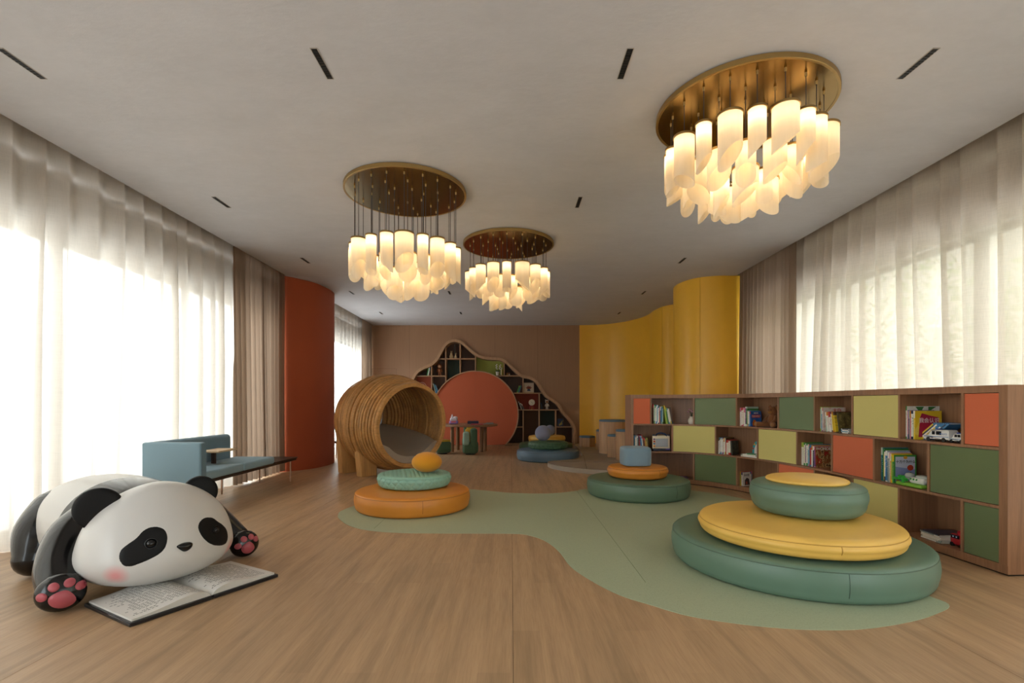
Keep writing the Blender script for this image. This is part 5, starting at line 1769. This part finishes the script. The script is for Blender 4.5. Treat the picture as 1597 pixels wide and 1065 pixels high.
chandelier('farthest and smallest looking brass chandelier of pale tube shades', -.036, 6.87, 6, build_layout(23, FRONT_C), .19)

# ------------------------------------------------------------------ the panda statue
FW = Vector((.86, -.51, 0)).normalized()
LF = Vector((.51, .86, 0)).normalized()
UP = Vector((0, 0, 1))
HC = Vector((-2.34, 3.285, .308))
HM = Matrix(((FW.x, LF.x, 0, HC.x), (FW.y, LF.y, 0, HC.y), (0, 0, 1, HC.z), (0, 0, 0, 1)))
def head_pt(v):
    """unit sphere direction -> head surface, in head axes (forward, left, up)"""
    x, y, z = v
    h = math.hypot(x, y)
    if h < 1e-9:
        return Vector((0, 0, .372 if z > 0 else -.262))
    ux, uy = x / h, y / h
    if z > 0:
        pr = (1 - z ** 2.15) ** .56 * (1 - .05 * z)
        zz = .372 * z
    else:
        pr = (1 - abs(z) ** 3.4) ** .43
        zz = -.262 * abs(z)
    pr *= 1 + .055 * math.exp(-((z + .32) / .38) ** 2)
    return Vector((ux * .355 * pr, uy * .425 * pr, zz))
def black_mat(name, rough, spec):
    m, nt, bs = base_mat(name)
    n1 = noise(nt, coords(nt), 7, 2)
    nt.links.new(mixcol(nt, n1, (.0028, .0026, .003), (.004, .0037, .004)), bs.inputs['Base Color'])
    bs.inputs['Roughness'].default_value = rough
    bs.inputs['Specular IOR Level'].default_value = spec
    return m
def pmat_white():
    m, nt, bs = base_mat('white_gloss_paint')
    c = lin('d2d0cd')
    tc = nt.nodes.new('ShaderNodeTexCoord')
    # a sprayed pink blush on the cheek, paint on the shell
    cur = None
    base = c
    bs.inputs['Roughness'].default_value = .38
    bs.inputs['Coat Weight'].default_value = .15
    out = None
    for q in CHEEKS:
        vd = nt.nodes.new('ShaderNodeVectorMath'); vd.operation = 'DISTANCE'
        nt.links.new(tc.outputs['Object'], vd.inputs[0]); vd.inputs[1].default_value = q
        f = ramp(nt, vd.outputs['Value'], [(.015, .75), (.075, 0.0)])
        out = mixcol(nt, f, out if out is not None else base, lin('e8898c'))
    if out is not None:
        nt.links.new(out, bs.inputs['Base Color'])
    else:
        bs.inputs['Base Color'].default_value = (*base, 1)
    return m
b = B()
n_, m_ = 72, 44
vs, fs = [], []
for j in range(m_ + 1):
    la = math.asin(-1 + 2 * (.5 - .5 * math.cos(PI * j / m_)))
    for i in range(n_):
        lo = 2 * PI * i / n_
        vs.append(HM @ head_pt((math.cos(la) * math.cos(lo), math.cos(la) * math.sin(lo), math.sin(la))))
for j in range(m_):
    for i in range(n_):
        i2 = (i + 1) % n_
        fs.append((j * n_ + i, j * n_ + i2, (j + 1) * n_ + i2, (j + 1) * n_ + i))
b.add(vs, fs)
bmesh.ops.remove_doubles(b.bm, verts=b.bm.verts, dist=1e-4)
bmesh.ops.recalc_face_normals(b.bm, faces=b.bm.faces)
HEAD_T = BVHTree.FromBMesh(b.bm)
EYE0 = Vector((0, 0, CAM_Z))
def hit(tree, zx, zy, sx=.288, oy=700):
    """where the survey sight line meets the shell"""
    px, py = zx * sx, oy + zy * sx
    d = Vector((px - VX, F_PX, -(py - HY))).normalized()
    h = tree.ray_cast(EYE0, d)
    if h[0] is None:
        q = EYE0 + d * (HC - EYE0).length * .985
        h = tree.find_nearest(q)
    return h[0], h[1]
pd_loc = Vector((-2.75, 3.57, 0))
ck, ckn = hit(HEAD_T, 625, 690)
CHEEKS = [tuple(ck - pd_loc)]
ckl = HM.inverted() @ ck
ck2 = HM @ Vector((ckl.x, -ckl.y + .0, ckl.z))
ck2 = HEAD_T.find_nearest(ck2)[0]
CHEEKS.append(tuple(ck2 - pd_loc))
M_PW = pmat_white(); M_PATCH = black_mat('black_satin_paint', .55, .25); M_PB = black_mat('black_gloss_paint', .18, .5)
pd = thing('panda_statue', 'glossy panda statue lying on its belly with its chin on an open book', 'statue', pd_loc)
obj('head', b, M_PW, pd, sharp=80)

# body: one shell, black shoulder band and black hips
BC = Vector((-2.93, 3.68, .0))
BA = Vector((.88, -.475, 0)).normalized(); BLt = Vector((-BA.y, BA.x, 0))
b = B()
nu, nv = 72, 40
vs, fs, fm = [], [], []
def body_pt(x, th):
    """x along the spine -1 rear .. 1 front, th around"""
    pro = (max(0.0, 1 - abs(x) ** 2.6)) ** .5
    w = .415 * pro * (1 - .06 * x); h = .345 * pro * (1 - .04 * x)
    c, s_ = math.cos(th), math.sin(th)
    z = .315 + h * s_ if s_ > 0 else .315 + .300 * pro * s_ * abs(s_) ** -.15 if s_ != 0 else .315
    return BC + BA * (x * .74) + BLt * (w * math.copysign(abs(c) ** .92, c)) + UP * z
for j in range(nv + 1):
    x = -math.cos(PI * j / nv)
    for i in range(nu):
        vs.append(body_pt(x, 2 * PI * i / nu))
for j in range(nv):
    for i in range(nu):
        i2 = (i + 1) % nu
        fs.append((j * nu + i, j * nu + i2, (j + 1) * nu + i2, (j + 1) * nu + i))
V = b.add(vs, fs)
for f in b.bm.faces:
    c = f.calc_center_median() - BC
    x = c.dot(BA) / .74
    f.material_index = 1 if (x > .18 and x < .72) or x < -.72 else 0
bmesh.ops.remove_doubles(b.bm, verts=b.bm.verts, dist=1e-4)
bmesh.ops.recalc_face_normals(b.bm, faces=b.bm.faces)
obj('body', b, [M_PW, M_PB], pd, sharp=80)
# hind legs
RT = -BLt
for s_ in (1, -1):
    q = RT * s_
    b = B(); b.limb([BC + BA * -.34 + q * .22 + UP * .38, BC + BA * -.27 + q * .335 + UP * .27, BC + BA * -.22 + q * .40 + UP * .125], [.19, .17, .12], 24, 6)
    obj('hind_leg', b, M_PB, pd, sharp=80)
b = B(); b.ell(BC + BA * -.76 + UP * .33, (.08, .08, .075)); obj('tail', b, M_PW, pd, sharp=80)

def paw_arm(pts, rads, sole_c, sole_n, toes, big, rs, ups):
    b = B(); b.limb(pts, rads, 28, 8)
    up = (UP - sole_n * UP.dot(sole_n)).normalized()
    rt = up.cross(sole_n)           # towards picture right when seen from the front
    rt = sole_n.cross(up) * -1
    # rounded paw and toe swellings belong to the arm's shell
    MP = Matrix(((rt.x, up.x, sole_n.x, 0), (rt.y, up.y, sole_n.y, 0), (rt.z, up.z, sole_n.z, 0), (0, 0, 0, 1)))
    b.ell(sole_c, (rs, rs * ups, rs * .62), MP, 32, 20)
    for (u, v) in toes:
        l = math.hypot(u, v)
        b.ell(sole_c + rt * (u / l * .74 * rs) + up * (v / l * .74 * rs * ups) - sole_n * (.08 * rs), (.27 * rs, .27 * rs, .42 * rs), MP, 20, 14)
    bmesh.ops.recalc_face_normals(b.bm, faces=b.bm.faces)
    tree = BVHTree.FromBMesh(b.bm)
    a = obj('arm', b, M_PB, pd, sharp=80)
    def pad(u, v, ru, rv, rot, nm):
        bb = B()
        q = sole_c + rt * (u * rs) + up * (v * rs * ups)
        vs, fs = [], []
        rings_ = 5
        N_ = 24
        for j in range(rings_ + 1):
            f = j / rings_
            for k in range(N_):
                th = 2 * PI * k / N_
                du, dv = ru * f * math.cos(th), rv * f * math.sin(th)
                if nm == 'palm_pad':
                    du *= 1 - .35 * max(0, math.sin(th)) ** 1.5
                du, dv = du * math.cos(rot) - dv * math.sin(rot), du * math.sin(rot) + dv * math.cos(rot)
                o_ = q + rt * (du * rs) + up * (dv * rs)
                h = tree.ray_cast(o_ + sole_n * .5, -sole_n)
                hp = h[0] if h[0] is not None else o_ + sole_n * (.5 * rs)
                lift = .012 * (rs / .13) * math.sqrt(max(0, 1 - f * f)) + (-.003 if f == 1 else .002)
                vs.append(hp + sole_n * lift)
        for j in range(rings_):
            for k in range(N_):
                k2 = (k + 1) % N_
                fs.append((j * N_ + k, j * N_ + k2, (j + 1) * N_ + k2, (j + 1) * N_ + k))
        bb.add(vs, fs)
        bmesh.ops.remove_doubles(bb.bm, verts=bb.bm.verts, dist=1e-5)
        obj(nm, bb, mat('paint', 'b4555e', .4), a, sharp=80)
    for (u, v) in toes:
        pad(u, v, .235, .225, 0, 'toe_pad')
    pad(*big, 'palm_pad')
sn = Vector((.60, -.78, .10)).normalized()
paw_arm([Vector((-2.78, 3.38, .42)), Vector((-2.795, 3.18, .34)), Vector((-2.73, 3.0, .215)), Vector((-2.64, 2.90, .13))], [.17, .155, .13, .115], Vector((-2.585, 2.835, .115)), sn,
        [(-.66, -.02), (-.22, .42), (.36, .52), (.78, .26)], (.10, -.28, .56, .47, R(-18)), .116, .92)
sn2 = Vector((.74, -.66, .10)).normalized()
paw_arm([Vector((-2.50, 3.92, .36)), Vector((-2.36, 3.98, .22)), Vector((-2.20, 3.95, .13))], [.15, .125, .095], Vector((-2.085, 3.86, .104)), sn2,
        [(-.60, -.04), (-.20, .42), (.32, .50), (.66, .26)], (.06, -.28, .50, .46, R(-12)), .106, .95)

# ears
def ear(zx, zy, lat, r, yaw):
    q = HM @ Vector((-.02, lat, 0))
    d = Vector((zx * .288 - VX, F_PX, -(700 + zy * .288 - HY)))
    # plane across the head through the ear
    k = (q - EYE0).dot(FW) / d.dot(FW) if abs(d.dot(FW)) > 1e-6 else 1
    pt = EYE0 + d * (q.y / F_PX)
    return pt
for (c, r, ry) in ((HM @ Vector((-.04, -.315, .245)), .128, -20), (HM @ Vector((-.02, .268, .262)), .112, 20)):
    d = (c - HC).normalized()
    # disc facing the camera side of the head, thick with round edge
    fn_ = (FW * .88 + Vector((0, 0, 1)) * .06 + (LF * (-.46 if ry < 0 else -.30))).normalized()
    ux = (d - fn_ * d.dot(fn_)).normalized(); uy = fn_.cross(ux)
    ME = Matrix(((ux.x, uy.x, fn_.x, 0), (ux.y, uy.y, fn_.y, 0), (ux.z, uy.z, fn_.z, 0), (0, 0, 0, 1)))
    b = B(); b.lathe([(0, -.05), (r * .7, -.05), (r * .93, -.035), (r, 0), (r * .98, .016), (r * .92, .026), (r * .80, .031), (r * .5, .034), (0, .035)], c, 40, ME)
    obj('ear', b, M_PATCH, pd, sharp=80)

def shell_patch(tree, outline, lift, name, m, dome=0.0):
    pts = catmull([Vector((x, y, 0)) for x, y in outline], 3, True)
    cx_ = sum(p.x for p in pts) / len(pts); cy_ = sum(p.y for p in pts) / len(pts)
    vs, fs = [], []
    n = len(pts); rings_ = 7
    for j in range(rings_ + 1):
        f = j / rings_
        for p in pts:
            x, y = cx_ + (p.x - cx_) * f, cy_ + (p.y - cy_) * f
            h, nn_ = hit(tree, x, y)
            l = lift if f < 1 else -.003
            vs.append(h + nn_ * (l + dome * math.sqrt(max(0, 1 - f * f))))
    for j in range(rings_):
        for k in range(n):
            k2 = (k + 1) % n
            fs.append((j * n + k, j * n + k2, (j + 1) * n + k2, (j + 1) * n + k))
    b = B(); b.add(vs, fs)
    bmesh.ops.remove_doubles(b.bm, verts=b.bm.verts, dist=1e-5)
    return obj(name, b, m, pd, sharp=80)
p1 = shell_patch(HEAD_T, [(635, 600), (645, 550), (690, 512), (735, 480), (775, 437), (820, 416), (872, 416), (907, 440), (917, 482), (905, 530), (875, 567), (825, 597), (770, 622), (710, 643), (660, 640)], .003, 'eye_patch', M_PATCH)
p2 = shell_patch(HEAD_T, [(1066, 425), (1078, 388), (1108, 367), (1150, 367), (1180, 388), (1212, 410), (1234, 440), (1240, 480), (1230, 516), (1195, 530), (1150, 525), (1110, 500), (1082, 465)], .003, 'eye_patch', M_PATCH)
nose = shell_patch(HEAD_T, [(955, 528), (985, 510), (1020, 503), (1040, 508), (1038, 528), (1018, 550), (996, 557), (972, 545)], .006, 'nose', M_PB, .022)
for (zx, zy, par, r) in ((818, 512, p1, .030), (1166, 440, p2, .026)):
    h, nn_ = hit(HEAD_T, zx, zy)
    ux = nn_.orthogonal().normalized(); uy = nn_.cross(ux)
    ME = Matrix(((ux.x, uy.x, nn_.x, 0), (ux.y, uy.y, nn_.y, 0), (ux.z, uy.z, nn_.z, 0), (0, 0, 0, 1)))
    b = B(); b.ell(h + nn_ * .004, (r * .8, r * .8, r * .6), ME, 24, 14); obj('eye', b, mat('plastic', '0a0a0c', .06), par, sharp=80)
    b = B(); b.tube([h + nn_ * .004 + ux * r * math.cos(2 * PI * i / 28) + uy * r * math.sin(2 * PI * i / 28) for i in range(28)], .004, 6, closed=True); obj('eye_rim', b, M_PB, par, sharp=80)

# ------------------------------------------------------------------ the open book under its chin
A0 = Vector((-2.041, 2.64, 0)); A1 = Vector((-1.607, 3.41, 0)); A2 = Vector((-2.521, 2.924, 0))
U = (A1 - A0); WB = U.length; U.normalize()
Vv = (A2 - A0); Vv = (Vv - U * Vv.dot(U)); HB = .545; Vv.normalize()
BK = Matrix(((U.x, Vv.x, 0, A0.x), (U.y, Vv.y, 0, A0.y), (0, 0, 1, 0), (0, 0, 0, 1)))
ob = thing('open_book', 'large open book with black covers and printed pages under the panda chin', 'book', A0 + U * WB / 2 + Vv * HB / 2)
def in_bk(b):
    bmesh.ops.transform(b.bm, matrix=BK, verts=b.bm.verts); return b
b = B(); b.b2(0, WB / 2 - .008, 0, HB, 0, .022, .004, 1); obj('cover', in_bk(b), mat('paint', '1a191c', .3), ob)
b = B(); b.b2(WB / 2 + .008, WB, 0, HB, 0, .022, .004, 1); obj('cover', in_bk(b), mat('paint', '1a191c', .3), ob)
b = B(); b.b2(WB / 2 - .012, WB / 2 + .012, 0, HB, .001, .016, .003, 1); obj('spine', in_bk(b), mat('paint', '1a191c', .3), ob)
def page_mat():
    m, nt, bs = base_mat('printed_page')
    tc = nt.nodes.new('ShaderNodeTexCoord')
    sp = nt.nodes.new('ShaderNodeSeparateXYZ'); nt.links.new(tc.outputs['UV'], sp.inputs[0])
    def mth(op, a, b_=None, c_=None):
        n = nt.nodes.new('ShaderNodeMath'); n.operation = op
        for i, v in enumerate((a, b_, c_)):
            if v is None: continue
            if hasattr(v, 'node'): nt.links.new(v, n.inputs[i])
            else: n.inputs[i].default_value = v
        return n.outputs[0]
    NL, NC = 26.0, 22.0
    ln = mth('MULTIPLY', sp.outputs[1], NL); cl = mth('MULTIPLY', sp.outputs[0], NC)
    lf, cf = mth('FRACT', ln), mth('FRACT', cl)
    li, ci = mth('FLOOR', ln), mth('FLOOR', cl)
    inl = mth('MULTIPLY', mth('GREATER_THAN', lf, .28), mth('LESS_THAN', lf, .74))
    inc = mth('MULTIPLY', mth('GREATER_THAN', cf, .12), mth('LESS_THAN', cf, .88))
    # every mark is a scribble of strokes
    cb = nt.nodes.new('ShaderNodeCombineXYZ')
    nt.links.new(mth('MULTIPLY', cl, 5.3), cb.inputs[0]); nt.links.new(mth('MULTIPLY', ln, 4.1), cb.inputs[1])
    ns = noise(nt, cb.outputs[0], 1.0, 1)
    stroke = mth('GREATER_THAN', ns, .46)
    cb2 = nt.nodes.new('ShaderNodeCombineXYZ')
    nt.links.new(ci, cb2.inputs[0]); nt.links.new(li, cb2.inputs[1])
    wn_ = nt.nodes.new('ShaderNodeTexWhiteNoise'); wn_.noise_dimensions = '2D'; nt.links.new(cb2.outputs[0], wn_.inputs['Vector'])
    has = mth('GREATER_THAN', wn_.outputs['Value'], .13)
    wl = nt.nodes.new('ShaderNodeTexWhiteNoise'); wl.noise_dimensions = '1D'; nt.links.new(li, wl.inputs['W'])
    end = mth('LESS_THAN', sp.outputs[0], mth('MULTIPLY_ADD', wl.outputs['Value'], .22, .74))
    st = mth('GREATER_THAN', sp.outputs[0], .09)
    tp = mth('MULTIPLY', mth('GREATER_THAN', sp.outputs[1], .08), mth('LESS_THAN', sp.outputs[1], .93))
    f = inl
    for q in (inc, stroke, has, end, st, tp):
        f = mth('MULTIPLY', f, q)
    nt.links.new(mixcol(nt, f, lin('ddd9d3'), lin('262323')), bs.inputs['Base Color'])
    bs.inputs['Roughness'].default_value = .5
    return m
M_PAGE = page_mat(); M_EDGEP = mat('paper', 'd8d4cc', .7)
def page_block(x_edge, x_spine):
    b = B()
    n = 22
    top = []
    for i in range(n + 1):
        f = i / n
        x = x_edge + (x_spine - x_edge) * f
        z = .034 + .028 * math.sin(PI * min(1, f * 1.02) ** 2.2) + .004 * f
        if f > .93:
            z -= .018 * ((f - .93) / .07) ** 2
        top.append((x, z))
    y0, y1 = .018, HB - .018
    vs = []
    for (x, z) in top:
        vs += [(x, y0, z), (x, y1, z), (x, y0, .0225), (x, y1, .0225)]
    fs, kinds = [], []
    for i in range(n):
        a, c = 4 * i, 4 * i + 4
        fs.append((a, a + 1, c + 1, c)); kinds.append(0)
        fs.append((a, c, c + 2, a + 2)); kinds.append(1)
        fs.append((a + 1, a + 3, c + 3, c + 1)); kinds.append(1)
        fs.append((a + 2, c + 2, c + 3, a + 3)); kinds.append(1)
    fs.append((0, 2, 3, 1)); kinds.append(1)
    e = 4 * n
    fs.append((e, e + 1, e + 3, e + 2)); kinds.append(1)
    bm = b.bm
    vv = [bm.verts.new(v) for v in vs]
    uv = bm.loops.layers.uv.new('UVMap')
    xa, xb = min(x_edge, x_spine), max(x_edge, x_spine)
    for f, k in zip(fs, kinds):
        fc = bm.faces.new([vv[i] for i in f]); fc.material_index = k
        for lp in fc.loops:
            # the text is read from the panda's side of the book
            lp[uv].uv = (1 - (lp.vert.co.x - xa) / (xb - xa), (lp.vert.co.y - y0) / (y1 - y0))
    obj('page_block', in_bk(b), [M_PAGE, M_EDGEP], ob)
page_block(.018, WB / 2 - .001)
page_block(WB - .018, WB / 2 + .001)

# ------------------------------------------------------------------ added walls outside both window sides, blocking low sky
b = B(); b.b2(9.6, 9.9, -10, 22, -.3, 5.2); b.b2(9.55, 9.95, -10, 22, 5.2, 5.35)
struct('wall_added_skyblock_right', b, mat('paint', 'a9a69a', .8), flat=True)  # added wall: cuts the skylight so the right sheer is dimmer
b = B(); b.b2(-11.3, -11.0, -10, 22, -.3, 3.4)
struct('wall_added_skyblock_left', b, mat('paint', 'cfcac0', .8), flat=True)  # lower added wall, takes some brightness off the left sheer
# ------------------------------------------------------------------ trees outside the right windows
def leaf_mat(c):
    return mat('paint', c, .5)
def tree(label, x, y, h, rad, seed, c):
    rr = random.Random(seed)
    t = thing('garden_tree', label, 'tree', (x, y, -.2), 'trees outside the right windows')
    b = B(); b.tube(catmull([(x, y, -.2), (x + .05, y + .03, h * .35), (x, y - .05, h * .7)], 5), [.09] * 6 + [.07] * 4 + [.04], 8); obj('trunk', b, mat('wood', '5a4a3c', .8), t)
    vs, fs = [], []
    for k in range(1600):
        while True:
            q = Vector((rr.uniform(-1, 1), rr.uniform(-1, 1), rr.uniform(-1, 1)))
            if .35 < q.length < 1: break
        p = Vector((x + q.x * rad, y + q.y * rad, h * .68 + q.z * h * .36))
        a = Vector((rr.uniform(-1, 1), rr.uniform(-1, 1), rr.uniform(-1, 1))).normalized()
        c_ = a.orthogonal().normalized()
        s_ = rr.uniform(.05, .10)
        i = len(vs)
        vs += [p - a * s_, p + c_ * s_ * .45, p + a * s_, p - c_ * s_ * .45]
        fs.append((i, i + 1, i + 2, i + 3))
    b = B(); b.add(vs, fs)
    o = obj('crown', b, leaf_mat(c), t, flat=True)
    o['kind'] = 'stuff'
tree('green garden tree dimly seen through the beige curtain, farthest down the wall', 7.4, 8.6, 3.6, 1.5, 1, '6f8a4c')
tree('green garden tree dimly seen through the middle of the beige curtain', 7.0, 5.6, 3.2, 1.3, 2, '7c9455')
tree('green garden tree dimly seen through the beige curtain nearest the photographer', 7.2, 2.9, 3.4, 1.4, 3, '6f8a4c')
